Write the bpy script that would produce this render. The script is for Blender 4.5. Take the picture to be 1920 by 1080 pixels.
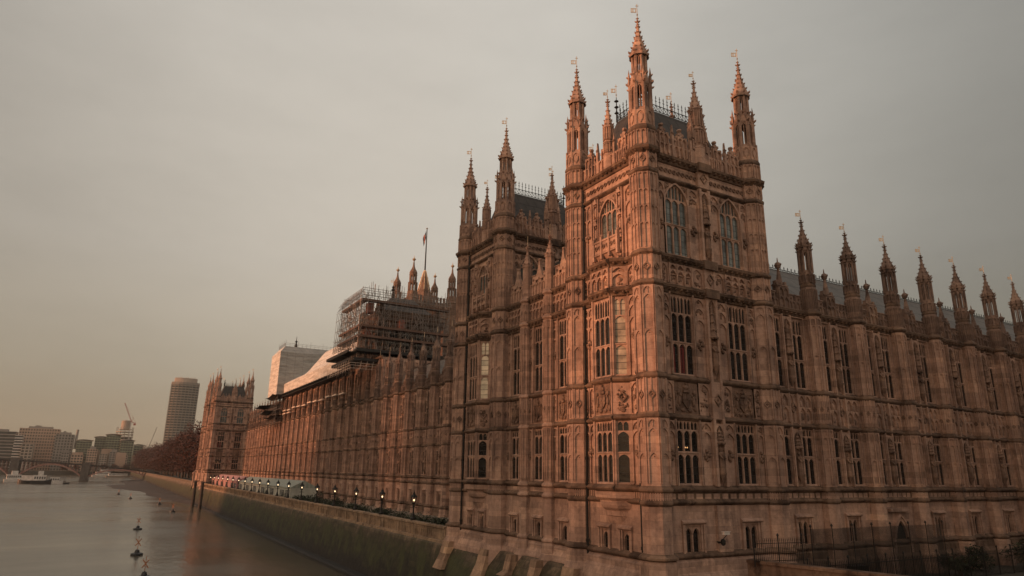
import bpy, math, random
from math import sin, cos, pi, radians, sqrt
from mathutils import Matrix, Vector

for _o in list(bpy.data.objects):
    bpy.data.objects.remove(_o)
SC = bpy.context.scene
COL = SC.collection
RND = random.Random(7)

# ------------------------------------------------------------------ camera
cam_d = bpy.data.cameras.new("camera")
cam = bpy.data.objects.new("camera", cam_d)
COL.objects.link(cam)
RIGHT = (0.86396626, -0.50333532, 0.01469193)
DOWN = (0.14488638, 0.22054034, -0.96455684)
FWD = (0.48225536, 0.83547323, 0.26346585)
cam.matrix_world = Matrix(((RIGHT[0], -DOWN[0], -FWD[0], 0), (RIGHT[1], -DOWN[1], -FWD[1], 0),
                           (RIGHT[2], -DOWN[2], -FWD[2], 0), (0, 0, 0, 1)))
cam_d.sensor_width = 36
cam_d.lens = 36 * 1261.5 / 1920
cam_d.clip_start = 0.5
cam_d.clip_end = 20000
SC.camera = cam

# ------------------------------------------------------------------ light
SUN_EL, SUN_AZ = 6.0, 177.0        # degrees; azimuth counted from +X towards +Y
SUN_STRENGTH = 3.7
SUN_COLOR = (1.0, 0.43, 0.22)
sd = bpy.data.lights.new("sun", 'SUN')
sd.energy = SUN_STRENGTH
sd.color = SUN_COLOR
sd.angle = radians(3.0)
so = bpy.data.objects.new("sun", sd)
COL.objects.link(so)
_s = Vector((cos(radians(SUN_EL)) * cos(radians(SUN_AZ)), cos(radians(SUN_EL)) * sin(radians(SUN_AZ)), sin(radians(SUN_EL))))
so.rotation_euler = _s.to_track_quat('Z', 'Y').to_euler()
SC.view_settings.view_transform = 'Standard'
SC.view_settings.look = 'None'
SC.view_settings.exposure = 0.0
SC.view_settings.gamma = 1.0
SC.view_settings.use_curve_mapping = False


class NT:
    """small helper round a node tree"""
    def __init__(s, tree):
        s.t = tree
        s.n = tree.nodes
        s.n.clear()

    def new(s, typ, **kw):
        n = s.n.new(typ)
        for k, v in kw.items():
            if k.startswith('i_'):
                key = k[2:]
                n.inputs[int(key) if key.isdigit() else key].default_value = v
            else:
                setattr(n, k, v)
        return n

    def link(s, a, b):
        s.t.links.new(a, b)

    def val(s, x, sock):
        if isinstance(x, (int, float, tuple)):
            sock.default_value = x
        else:
            s.link(x, sock)

    def math(s, op, a, b=0.0, clamp=False):
        n = s.new('ShaderNodeMath', operation=op, use_clamp=clamp)
        s.val(a, n.inputs[0])
        s.val(b, n.inputs[1])
        return n.outputs[0]

    def mix(s, f, a, b, blend='MIX'):
        n = s.new('ShaderNodeMix', data_type='RGBA', blend_type=blend)
        s.val(f, n.inputs[0])
        s.val(a if not isinstance(a, tuple) else (*a[:3], 1), n.inputs[6])
        s.val(b if not isinstance(b, tuple) else (*b[:3], 1), n.inputs[7])
        return n.outputs[2]

    def ramp(s, f, stops, interp='LINEAR'):
        n = s.new('ShaderNodeValToRGB')
        cr = n.color_ramp
        cr.interpolation = interp
        while len(cr.elements) < len(stops):
            cr.elements.new(0.5)
        for e, (p, c) in zip(cr.elements, stops):
            e.position = p
            e.color = (*c, 1) if isinstance(c, tuple) else (c, c, c, 1)
        s.link(f, n.inputs[0])
        return n.outputs[0]

    def noise(s, vec, scale, detail=4.0, rough=0.55):
        n = s.new('ShaderNodeTexNoise', i_Scale=scale, i_Detail=detail, i_Roughness=rough)
        s.link(vec, n.inputs['Vector'])
        return n.outputs[0]

    def map(s, vec, scale=(1, 1, 1)):
        n = s.new('ShaderNodeMapping')
        n.inputs['Scale'].default_value = scale
        s.link(vec, n.inputs['Vector'])
        return n.outputs[0]


world = bpy.data.worlds.new("World")
SC.world = world
world.use_nodes = True
w = NT(world.node_tree)
sky = w.new('ShaderNodeTexSky', sky_type='NISHITA', sun_disc=False, sun_elevation=radians(SUN_EL),
            sun_rotation=radians(90 - SUN_AZ), air_density=1.4, dust_density=4.0, ozone_density=1.0)
tc = w.new('ShaderNodeTexCoord')
sep = w.new('ShaderNodeSeparateXYZ')
w.link(tc.outputs['Generated'], sep.inputs[0])
zz = sep.outputs[2]
# overcast: warm band over the horizon, beige grey above it
grad = w.ramp(zz, [(0.0, (0.575, 0.415, 0.26)), (0.05, (0.585, 0.465, 0.32)), (0.13, (0.605, 0.52, 0.40)),
                   (0.28, (0.635, 0.573, 0.487)), (0.55, (0.635, 0.590, 0.522)), (1.0, (0.59, 0.56, 0.52))])
dotn = w.new('ShaderNodeVectorMath', operation='DOT_PRODUCT')
w.link(tc.outputs['Generated'], dotn.inputs[0])
dotn.inputs[1].default_value = (0.40, 0.735, 0.55)
bright = w.ramp(dotn.outputs['Value'], [(0.0, 1.0), (0.35, 0.85), (0.60, 0.56), (0.72, 0.59), (0.82, 0.69), (0.93, 0.90), (1.0, 0.97)])
overc = w.mix(1.0, grad, bright, 'MULTIPLY')
# the cloud gets thinner and greyer away from the river (to the west)
west = w.ramp(sep.outputs[0], [(0.45, 1.0), (0.75, 0.78), (0.95, 0.60)])
overc = w.mix(1.0, overc, west, 'MULTIPLY')
# rosy dawn cloud over the river and behind the bridge, out of the picture
rosy = w.ramp(dotn.outputs['Value'], [(0.3, (1.04, 0.97, 0.93)), (0.62, (1, 1, 1))])
overc = w.mix(1.0, overc, rosy, 'MULTIPLY')
cool = w.ramp(sep.outputs[0], [(0.3, (1, 1, 1)), (0.9, (0.95, 1.0, 1.04))])
overc = w.mix(1.0, overc, cool, 'MULTIPLY')
east = w.ramp(w.math('MULTIPLY', sep.outputs[0], -1.0), [(0.25, (1, 1, 1)), (0.8, (1.5, 1.28, 1.1))])
overcast = w.mix(1.0, overc, east, 'MULTIPLY')
overc = overcast
cl = w.noise(w.map(tc.outputs['Generated'], (1, 1, 3.0)), 2.6, 6.0, 0.62)
clr = w.ramp(cl, [(0.3, 0.945), (0.5, 1.01), (0.7, 1.06)])
overc = w.mix(1.0, overc, clr, 'MULTIPLY')
boost = w.mix(1.0, overc, (10.0, 10.0, 10.0), 'MULTIPLY')
skymix = w.mix(0.94, sky.outputs[0], boost)
bg = w.new('ShaderNodeBackground', i_Strength=0.1)
w.link(skymix, bg.inputs[0])
wo = w.new('ShaderNodeOutputWorld')
w.link(bg.outputs[0], wo.inputs[0])


# ------------------------------------------------------------------ materials
def mat(name):
    m = bpy.data.materials.new(name)
    m.use_nodes = True
    n = NT(m.node_tree)
    out = n.new('ShaderNodeOutputMaterial')
    b = n.new('ShaderNodeBsdfPrincipled')
    n.link(b.outputs[0], out.inputs[0])
    return m, n, b


def plain(name, col, rough=0.7, metal=0.0, var=0.25, scale=0.6, emis=None, es=0.0, bump=0.0):
    m, n, b = mat(name)
    g = n.new('ShaderNodeNewGeometry')
    f = n.noise(g.outputs['Position'], scale, 5.0)
    lo = tuple(c * (1 - var) for c in col)
    hi = tuple(min(1, c * (1 + var)) for c in col)
    n.link(n.ramp(f, [(0.3, lo), (0.7, hi)]), b.inputs['Base Color'])
    b.inputs['Roughness'].default_value = rough
    b.inputs['Metallic'].default_value = metal
    if emis:
        b.inputs['Emission Color'].default_value = (*emis, 1)
        b.inputs['Emission Strength'].default_value = es
    if bump:
        bn = n.new('ShaderNodeBump', i_Strength=bump, i_Distance=0.05)
        n.link(n.noise(g.outputs['Position'], 6.0, 5.0), bn.inputs['Height'])
        n.link(bn.outputs[0], b.inputs['Normal'])
    return m


def stone_mat(name, base, soot=0.42, bw=1.25, bh=0.5, blockvar=0.24, streak=0.42):
    m, n, b = mat(name)
    g = n.new('ShaderNodeNewGeometry')
    pos = g.outputs['Position']
    s = n.new('ShaderNodeSeparateXYZ')
    n.link(pos, s.inputs[0])
    hx = n.math('ADD', s.outputs[0], s.outputs[1])
    c = n.new('ShaderNodeCombineXYZ')
    n.link(hx, c.inputs[0])
    n.link(s.outputs[2], c.inputs[1])
    br = n.new('ShaderNodeTexBrick', i_Scale=1.0)
    br.inputs['Mortar Size'].default_value = 0.008
    br.inputs['Brick Width'].default_value = bw
    br.inputs['Row Height'].default_value = bh
    br.inputs['Color1'].default_value = (1, 1, 1, 1)
    br.inputs['Color2'].default_value = (0, 0, 0, 1)
    br.inputs['Mortar'].default_value = (0.5, 0.5, 0.5, 1)
    br.inputs['Mortar Smooth'].default_value = 0.4
    n.link(c.outputs[0], br.inputs['Vector'])
    # some blocks replaced with paler or darker stone
    blk = n.ramp(br.outputs['Color'], [(0.0, tuple(x * (1 - blockvar * 1.3) for x in base)), (0.16, tuple(x * (1 - blockvar * .5) for x in base)),
                                       (0.55, base), (0.88, (base[0] * 1.07, base[1] * 1.05, base[2] * 1.02)),
                                       (1.0, (base[0] * (1 + blockvar), base[1] * (1 + blockvar), base[2] * (1 + blockvar * .8)))])
    big = n.noise(pos, 0.16, 5.0, 0.6)
    blk = n.mix(1.0, blk, n.ramp(big, [(0.3, (0.72, 0.70, 0.69)), (0.5, (0.97, 0.96, 0.95)), (0.72, (1.12, 1.08, 1.02))]), 'MULTIPLY')
    fine = n.noise(pos, 3.5, 6.0, 0.65)
    blk = n.mix(1.0, blk, n.ramp(fine, [(0.3, 0.78), (0.65, 1.1)]), 'MULTIPLY')
    # vertical rain streaks and soot patches with shapes of their own
    st = n.noise(n.map(pos, (1.6, 1.6, 0.13)), 1.0, 6.0, 0.6)
    sm = n.ramp(st, [(0.48, 0.0), (0.66, 1.0)])
    pt = n.noise(pos, 0.55, 6.0, 0.7)
    pm = n.ramp(pt, [(0.5, 0.0), (0.62, 1.0)])
    fac = n.math('ADD', n.math('MULTIPLY', sm, streak), n.math('MULTIPLY', pm, soot), True)
    col = n.mix(fac, blk, (base[0] * 0.30, base[1] * 0.29, base[2] * 0.30))
    joint = n.ramp(br.outputs['Fac'], [(0.0, 1.0), (1.0, 0.62)])
    col = n.mix(1.0, col, joint, 'MULTIPLY')
    n.link(col, b.inputs['Base Color'])
    b.inputs['Roughness'].default_value = 0.9
    b.inputs['Specular IOR Level'].default_value = 0.25
    bn = n.new('ShaderNodeBump', i_Strength=0.5, i_Distance=0.04)
    hgt = n.math('SUBTRACT', n.math('ADD', fine, n.math('MULTIPLY', n.noise(pos, 14.0, 3.0), 0.5)), n.math('MULTIPLY', br.outputs['Fac'], 0.6))
    n.link(hgt, bn.inputs['Height'])
    n.link(bn.outputs[0], b.inputs['Normal'])
    return m


def glass_mat(name, col, rough=0.08, lead=(0.35, 0.5), leadcol=(0.012, 0.011, 0.01), emis=0.0):
    m, n, b = mat(name)
    g = n.new('ShaderNodeNewGeometry')
    pos = g.outputs['Position']
    s = n.new('ShaderNodeSeparateXYZ')
    n.link(pos, s.inputs[0])
    c = n.new('ShaderNodeCombineXYZ')
    n.link(n.math('ADD', s.outputs[0], s.outputs[1]), c.inputs[0])
    n.link(s.outputs[2], c.inputs[1])
    br = n.new('ShaderNodeTexBrick', i_Scale=1.0, offset=0.0)
    br.inputs['Mortar Size'].default_value = 0.022
    br.inputs['Brick Width'].default_value = lead[0]
    br.inputs['Row Height'].default_value = lead[1]
    br.inputs['Color1'].default_value = (1, 1, 1, 1)
    br.inputs['Color2'].default_value = (0, 0, 0, 1)
    br.inputs['Mortar'].default_value = (0.5, 0.5, 0.5, 1)
    n.link(c.outputs[0], br.inputs['Vector'])
    pane = n.mix(br.outputs['Color'], tuple(x * 0.7 for x in col), tuple(min(1, x * 1.25) for x in col))
    room = n.noise(pos, 0.9, 3.0)
    pane = n.mix(1.0, pane, n.ramp(room, [(0.35, 0.45), (0.65, 1.3)]), 'MULTIPLY')
    n.link(n.mix(br.outputs['Fac'], pane, leadcol), b.inputs['Base Color'])
    n.link(n.ramp(br.outputs['Fac'], [(0.0, rough), (1.0, 0.6)]), b.inputs['Roughness'])
    bn = n.new('ShaderNodeBump', i_Strength=0.35, i_Distance=0.05)
    n.link(n.math('ADD', n.noise(pos, 2.2, 2.0), n.math('MULTIPLY', br.outputs['Color'], 0.05)), bn.inputs['Height'])
    n.link(bn.outputs[0], b.inputs['Normal'])
    if emis:
        b.inputs['Emission Color'].default_value = (1.0, 0.72, 0.42, 1)
        n.link(n.ramp(br.outputs['Fac'], [(0.0, emis), (1.0, 0.0)]), b.inputs['Emission Strength'])
    return m


ST = (0.48, 0.325, 0.258)
M = {}
M['stone'] = stone_mat("limestone", ST)
M['stone_dark'] = stone_mat("sooty and shade toned limestone", (0.20, 0.135, 0.10), soot=0.8, streak=0.5, bw=0.9, bh=0.8)  # soot on the strings; painted shade on the boundary wall
M['stone_carved'] = stone_mat("dark carved limestone", (0.27, 0.180, 0.138), soot=0.6, streak=0.5)
M['stone_worn'] = stone_mat("weathered parapet stone", (0.29, 0.205, 0.168), soot=0.6, streak=0.5)
M['stone_base'] = stone_mat("plinth limestone", (0.44, 0.30, 0.21), soot=0.40, streak=0.45, bw=1.5, bh=0.62, blockvar=0.4)
M['glass'] = glass_mat("leaded glass", (0.018, 0.016, 0.015))
M['glass_sky'] = glass_mat("leaded glass with painted sky tone", (0.13, 0.155, 0.15), 0.12)  # pale green base stands in for sky reflected in the panes
M['glass_blind'] = glass_mat("leaded glass over a cream blind", (0.42, 0.36, 0.27), 0.2)
M['glass_lit'] = glass_mat("cream leaded glass with faint glow", (0.5, 0.4, 0.28), 0.2, emis=0.10)
M['curtain'] = plain("dull red curtain", (0.13, 0.018, 0.016), 0.8)
M['lit_window'] = plain("warm indoor lamp", (0.5, 0.3, 0.15), 0.4, emis=(1.0, 0.5, 0.2), es=0.8)
M['iron'] = plain("black iron", (0.02, 0.019, 0.018), 0.55, 0.4, 0.3)
M['gold'] = plain("gilded metal", (0.70, 0.50, 0.32), 0.38, 0.85, 0.15)
M['wood'] = plain("oak door with painted recess shade", (0.010, 0.008, 0.007), 0.8)  # near black stands in for the shade of a recessed doorway


def slate():
    m, n, b = mat("cast iron roof tiles")
    tcn = n.new('ShaderNodeTexCoord')
    s = n.new('ShaderNodeSeparateXYZ')
    n.link(tcn.outputs['Object'], s.inputs[0])
    c = n.new('ShaderNodeCombineXYZ')
    n.link(n.math('ADD', s.outputs[0], s.outputs[1]), c.inputs[0])
    n.link(s.outputs[2], c.inputs[1])
    br = n.new('ShaderNodeTexBrick', i_Scale=1.0)
    br.inputs['Mortar Size'].default_value = 0.035
    br.inputs['Brick Width'].default_value = 1.1
    br.inputs['Row Height'].default_value = 1.0
    br.inputs['Color1'].default_value = (0.06, 0.052, 0.047, 1)
    br.inputs['Color2'].default_value = (0.045, 0.039, 0.035, 1)
    br.inputs['Mortar'].default_value = (0.02, 0.018, 0.017, 1)
    n.link(c.outputs[0], br.inputs['Vector'])
    f = n.noise(tcn.outputs['Object'], 0.8, 5.0)
    n.link(n.mix(1.0, br.outputs['Color'], n.ramp(f, [(0.3, 0.7), (0.7, 1.25)]), 'MULTIPLY'), b.inputs['Base Color'])
    b.inputs['Roughness'].default_value = 0.55
    bn = n.new('ShaderNodeBump', i_Strength=0.8, i_Distance=0.06)
    n.link(n.math('SUBTRACT', 1.0, br.outputs['Fac']), bn.inputs['Height'])
    n.link(bn.outputs[0], b.inputs['Normal'])
    return m


M['slate'] = slate()


# ------------------------------------------------------------------ mesh builder
class MB:
    """collects faces in a wall frame: u along the wall, v up, d out of the wall"""
    def __init__(s):
        s.v = []
        s.f = []
        s.worn = set()      # indices of carved faces, built in a darker stone
        s.fr(0, 0, 0, -90)

    def fr(s, x, y, z=0.0, ang=-90):
        a = radians(ang)
        s.o = (x, y, z)
        s.n = (cos(a), sin(a))
        s.t = (-sin(a), cos(a))
        return s

    def p(s, u, v, d):
        s.v.append((s.o[0] + u * s.t[0] + d * s.n[0], s.o[1] + u * s.t[1] + d * s.n[1], s.o[2] + v))
        return len(s.v) - 1

    def face(s, pts):
        s.f.append(tuple(s.p(*q) for q in pts))

    def box(s, u0, u1, v0, v1, d0, d1, back=False):
        i = [s.p(u, v, d) for d in (d0, d1) for v in (v0, v1) for u in (u0, u1)]
        a, b, c, e, A, B, C, E = i
        s.f += [(A, B, E, C), (a, A, C, c), (B, b, e, E), (C, E, e, c), (a, b, B, A)]
        if back:
            s.f.append((b, a, c, e))

    def ext(s, pts, d0, d1, back=False):
        n = len(pts)
        fr = [s.p(u, v, d1) for u, v in pts]
        bk = [s.p(u, v, d0) for u, v in pts]
        s.f.append(tuple(fr))
        for i in range(n):
            j = (i + 1) % n
            s.f.append((fr[i], bk[i], bk[j], fr[j]))
        if back:
            s.f.append(tuple(reversed(bk)))

    def prof(s, u0, u1, pts):
        """extrude a (d, v) profile along u"""
        a = [s.p(u0, v, d) for d, v in pts]
        b = [s.p(u1, v, d) for d, v in pts]
        for i in range(len(pts) - 1):
            s.f.append((a[i], b[i], b[i + 1], a[i + 1]))
        s.f.append(tuple(reversed(a)))
        s.f.append(tuple(b))

    def arch(s, u0, u1, vs, va, k=4):
        um = (u0 + u1) / 2
        L = []
        for i in range(k + 1):
            q = i / k
            L.append((u0 + (um - u0) * (1 - cos(q * pi / 2)) ** 0.9 if False else u0 + (um - u0) * q ** 1.5, vs + (va - vs) * (q * 0.45 + 0.55 * sin(q * pi / 2))))
        R = [(2 * um - u, v) for u, v in reversed(L[:-1])]
        return L + R

    def spandrel(s, u0, u1, vs, va, vt, d0, d1, k=4):
        A = s.arch(u0, u1, vs, va, k)
        h = len(A) // 2
        um = (u0 + u1) / 2
        s.ext(A[:h + 1] + [(um, vt), (u0, vt)], d0, d1)
        s.ext(A[h:] + [(u1, vt), (um, vt)], d0, d1)

    def archring(s, u0, u1, vs, va, w, d0, d1, k=5):
        A = s.arch(u0, u1, vs, va, k)
        B = s.arch(u0 - w, u1 + w, vs, va + w * 1.3, k)
        for i in range(len(A) - 1):
            s.ext([A[i], A[i + 1], B[i + 1], B[i]], d0, d1)

    def diamond(s, uc, vc, r, d0, d1, w=0.07):
        n0_ = len(s.f)
        for q in range(4):
            a0, a1 = q * pi / 2, (q + 1) * pi / 2
            c0, s0, c1, s1 = cos(a0), sin(a0), cos(a1), sin(a1)
            ri = r - w * 1.5
            s.ext([(uc + ri * c0, vc + ri * s0 * 1.15), (uc + r * c0, vc + r * s0 * 1.15), (uc + r * c1, vc + r * s1 * 1.15), (uc + ri * c1, vc + ri * s1 * 1.15)], d0, d1)
        s.pyr(uc, vc, r * 0.38, d0, d1)
        s.worn.update(range(n0_, len(s.f)))

    def pyr(s, uc, vc, r, d0, d1, k=4):
        c = s.p(uc, vc, d1)
        R = [s.p(uc + r * cos(2 * pi * i / k), vc + r * sin(2 * pi * i / k), d0) for i in range(k)]
        for i in range(k):
            s.f.append((R[i], R[(i + 1) % k], c))

    def lump(s, uc, vc, su, sv, d0, d1, k=6):
        r0 = [s.p(uc + su * cos(2 * pi * i / k), vc + sv * sin(2 * pi * i / k), d0) for i in range(k)]
        r1 = [s.p(uc + .75 * su * cos(2 * pi * i / k), vc + .75 * sv * sin(2 * pi * i / k), d0 + (d1 - d0) * .7) for i in range(k)]
        c = s.p(uc, vc, d1)
        for i in range(k):
            j = (i + 1) % k
            s.f.append((r0[i], r0[j], r1[j], r1[i]))
            s.f.append((r1[i], r1[j], c))

    def rosette(s, uc, vc, r, d0, d1):
        n0_ = len(s.f)
        k = 8
        o = [s.p(uc + r * cos(2 * pi * i / k), vc + r * sin(2 * pi * i / k), d1) for i in range(k)]
        q = [s.p(uc + .62 * r * cos(2 * pi * i / k), vc + .62 * r * sin(2 * pi * i / k), d1) for i in range(k)]
        b = [s.p(uc + r * cos(2 * pi * i / k), vc + r * sin(2 * pi * i / k), d0) for i in range(k)]
        e = [s.p(uc + .55 * r * cos(2 * pi * i / k), vc + .55 * r * sin(2 * pi * i / k), d0) for i in range(k)]
        for i in range(k):
            j = (i + 1) % k
            s.f += [(o[i], o[j], q[j], q[i]), (b[i], b[j], o[j], o[i]), (q[i], q[j], e[j], e[i])]
        s.lump(uc, vc, r * .3, r * .3, d0, d1)
        s.worn.update(range(n0_, len(s.f)))

    def carve(s, u0, u1, v0, v1, n, d0, d1, seed):
        """dense carved relief: leaves, scrolls"""
        n0_ = len(s.f)
        r = random.Random(seed)
        for _ in range(n):
            a = r.uniform(.05, .14)
            b = a * r.uniform(.8, 2.4)
            if r.random() < .5:
                a, b = b, a
            a = min(a, (u1 - u0) * .4)
            s.lump(r.uniform(u0 + a, u1 - a), r.uniform(v0 + b, v1 - b), a, b, d0, d0 + (d1 - d0) * r.uniform(.45, 1), 5)
        s.worn.update(range(n0_, len(s.f)))

    def fleuron(s, uc, vc, r, d0, d1):
        n0_ = len(s.f)
        for a, b in ((0, .62), (0, -.62), (.5, 0), (-.5, 0), (0, 0), (.3, .35), (-.3, -.35)):
            s.lump(uc + a * r, vc + b * r, r * .3, r * .34, d0, d1 if (a or b) else d1 * 1.3, 5)
        s.worn.update(range(n0_, len(s.f)))

    def blind(s, u0, u1, v0, v1, n, heads, d=0.09, w=0.07, d0=0.0):
        """blind tracery: ribs and cusped heads standing on the wall"""
        st = (u1 - u0) / n
        d *= 1.5
        for i in range(n + 1):
            u = u0 + i * st
            s.box(u - w / 2, u + w / 2, v0, v1, d0, d0 + d)
        for h in heads:
            for i in range(n):
                a, b = u0 + i * st + w / 2, u0 + (i + 1) * st - w / 2
                r = min(0.5, (b - a) * .75)
                s.spandrel(a, b, h - r, h - r * .18, h, d0, d0 + d * .8, 3)
                m = (a + b) / 2
                s.pyr(m, h - r * .62, min(.05, (b - a) * .14), d0, d0 + d)

    def lathe8(s, cx, cy, L, cap=True, k=8, rot=22.5):
        """octagon (apothem r at height z)"""
        f = 1 / cos(pi / k)
        rings = []
        for r, z in L:
            rg = []
            for i in range(k):
                a = radians(rot) + 2 * pi * i / k
                s.v.append((cx + r * f * cos(a), cy + r * f * sin(a), z))
                rg.append(len(s.v) - 1)
            rings.append(rg)
        for A, B in zip(rings, rings[1:]):
            for i in range(k):
                j = (i + 1) % k
                s.f.append((A[i], A[j], B[j], B[i]))
        if cap:
            s.f.append(tuple(rings[-1]))

    def post(s, x, y, r, z0, z1, k=4, r1=None):
        r1 = r if r1 is None else r1
        a = []
        for rr, z in ((r, z0), (r1, z1)):
            for i in range(k):
                t = 2 * pi * (i + .5) / k
                s.v.append((x + rr * cos(t), y + rr * sin(t), z))
                a.append(len(s.v) - 1)
        for i in range(k):
            j = (i + 1) % k
            s.f.append((a[i], a[j], a[k + j], a[k + i]))
        s.f.append(tuple(a[k:]))

    def bar(s, A, B, r=0.03, k=4):
        A, B = Vector(A), Vector(B)
        q = (B - A).to_track_quat('Z', 'Y')
        a = []
        for P in (A, B):
            for i in range(k):
                t = 2 * pi * (i + .5) / k
                c = P + q @ Vector((r * cos(t), r * sin(t), 0))
                s.v.append(tuple(c))
                a.append(len(s.v) - 1)
        for i in range(k):
            j = (i + 1) % k
            s.f.append((a[i], a[j], a[k + j], a[k + i]))
        s.f.append(tuple(a[k:]))
        s.f.append(tuple(reversed(a[:k])))

    def crocket(s, x, y, z, ang, r):
        """leaf hooking out from a spire edge"""
        a = radians(ang)
        c, q = cos(a), sin(a)
        P = [(-.3, -.5, -.5), (-.3, .5, -.5), (-.3, 0, .5), (.7, -.35, .1), (.7, .35, .1), (.9, 0, .75)]
        b = len(s.v)
        for o, t, h in P:
            s.v.append((x + r * (o * c - t * q), y + r * (o * q + t * c), z + r * h))
        s.f += [(b, b + 1, b + 4, b + 3), (b + 3, b + 4, b + 5), (b + 1, b + 2, b + 5, b + 4), (b + 2, b, b + 3, b + 5)]

    def wall(s, u0, u1, v0, v1, holes=(), depth=0.5, d=0.0):
        U = sorted({u0, u1, *[h[0] for h in holes], *[h[1] for h in holes]})
        V = sorted({v0, v1, *[h[2] for h in holes], *[h[3] for h in holes]})
        for a, b in zip(U, U[1:]):
            run = None
            for c, e in zip(V, V[1:]):
                mu, mv = (a + b) / 2, (c + e) / 2
                if any(h[0] < mu < h[1] and h[2] < mv < h[3] for h in holes):
                    if run is not None:
                        s.face([(a, run, d), (b, run, d), (b, c, d), (a, c, d)])
                        run = None
                elif run is None:
                    run = c
            if run is not None:
                s.face([(a, run, d), (b, run, d), (b, v1, d), (a, v1, d)])
        for h in holes:
            a, b, c, e = h
            s.face([(a, c, d), (a, e, d), (a, e, d - depth), (a, c, d - depth)])
            s.face([(b, e, d), (b, c, d), (b, c, d - depth), (b, e, d - depth)])
            s.face([(a, e, d), (b, e, d), (b, e, d - depth), (a, e, d - depth)])
            s.face([(b, c, d), (a, c, d), (a, c, d - depth), (b, c, d - depth)])

    def string(s, u0, u1, v, kind='thin', d=0.0):
        if kind == 'thin':
            s.prof(u0, u1, [(d, v - .14), (d + .2, v - .03), (d + .27, v + .05), (d + .27, v + .12), (d, v + .34)])
        elif kind == 'sill':
            s.prof(u0, u1, [(d, v - .16), (d + .22, v - .04), (d + .3, v + .06), (d + .3, v + .14), (d, v + .36)])
        else:
            s.prof(u0, u1, [(d, v - .35), (d + .12, v - .3), (d + .2, v - .1), (d + .42, v + .05), (d + .46, v + .24), (d + .3, v + .34), (d, v + .46)])
            n = max(1, int((u1 - u0) / .55))
            for i in range(n):
                c = u0 + (i + .5) * (u1 - u0) / n
                s.lump(c, v - .06, .16, .15, d + .1, d + .46, 5)

    def build(s, name, material, parent=None, loc=(0, 0, 0), extra=()):
        """link as ONE mesh object; extra = further (builder, material) pairs of the same piece"""
        me = bpy.data.meshes.new(name)
        V, F, mi = list(s.v), list(s.f), [0] * len(s.f)
        me.materials.append(material)
        for k, (m2, mt) in enumerate(extra):
            n = len(V)
            V += m2.v
            F += [tuple(i + n for i in f) for f in m2.f]
            mi += [k + 1] * len(m2.f)
            me.materials.append(mt)
        if s.worn and material == M['stone']:
            for q in s.worn:
                mi[q] = len(me.materials)
            me.materials.append(M['stone_carved'])
        me.from_pydata(V, [], F)
        if extra or s.worn:
            me.polygons.foreach_set('material_index', mi)
        o = bpy.data.objects.new(name, me)
        COL.objects.link(o)
        o.location = loc
        if parent:
            o.parent = parent
        return o


def thing(name, label, cat, loc=(0, 0, 0), rot=0.0, group=None):
    o = bpy.data.objects.new(name, None)
    COL.objects.link(o)
    o.location = loc
    o.rotation_euler = (0, 0, radians(rot))
    o.empty_display_size = 0.5
    return tag(o, label, cat, group)


def tag(o, label, cat, group=None):
    o['label'] = label
    o['category'] = cat
    if group:
        o['group'] = group
    return o


def kind(o, k):
    o['kind'] = k
    return o


def inst(src, parent, loc=None, rot=None, scale=None):
    """copy one object (and what hangs on it) under another parent"""
    c = src.copy()
    COL.objects.link(c)
    c.parent = parent
    if loc is not None:
        c.location = loc
    if rot is not None:
        c.rotation_euler = (0, 0, radians(rot))
    if scale is not None:
        c.scale = scale
    for ch in [o for o in src.children]:
        inst(ch, c)
    return c


def dup(root, loc, label, group=None):
    c = root.copy()
    COL.objects.link(c)
    c.location = loc
    c['label'] = label
    if group:
        c['group'] = group
    for ch in list(root.children):
        inst(ch, c)
    return c


PROTO = []          # prototypes that only serve as sources of copies


def proto(o):
    PROTO.append(o)
    return o


def drop_protos():
    def kill(o):
        for ch in list(o.children):
            kill(ch)
        bpy.data.objects.remove(o)
    for o in PROTO:
        kill(o)


# ------------------------------------------------------------------ shared Gothic pieces
def ring_strings(L, r, bands, p=0.13):
    """extra rings of a string course for lathe8 (separate sooty ring)"""
    return [(r, L - .14), (r + p, L - .02), (r + p, L + .08), (r, L + .26)]


def weather_vane(z, h=1.35, s=1.0):
    mb = MB()
    mb.post(0, 0, .028 * s, z - .1, z + h, 4)
    dx, dy = 0.86, -0.5
    z0, z1 = z + h * .45, z + h * .72
    w0, w1 = -.08 * s, -.52 * s
    for (a, b, c, e) in ((w1, w0, z0, z0 + .07), (w1, w0, z1 - .07, z1), (w1, w1 + .07, z0, z1), (w0 - .07, w0, z0, z1), (w1 * .7 - .02, w1 * .7 + .06, z0, z1)):
        for t in (-.015, .015):
            i = len(mb.v)
            mb.v += [(a * dx + t * dy, a * dy - t * dx, c), (b * dx + t * dy, b * dy - t * dx, c), (b * dx + t * dy, b * dy - t * dx, e), (a * dx + t * dy, a * dy - t * dx, e)]
            mb.f.append((i, i + 1, i + 2, i + 3))
    zc = z + h * .88
    mb.bar((-.13 * s * dx, -.13 * s * dy, zc), (.13 * s * dx, .13 * s * dy, zc), .03 * s)
    mb.lathe8(0, 0, [(.01, z + h * .3 - .09), (.07 * s, z + h * .3), (.01, z + h * .3 + .09)], k=6)
    return mb


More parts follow.
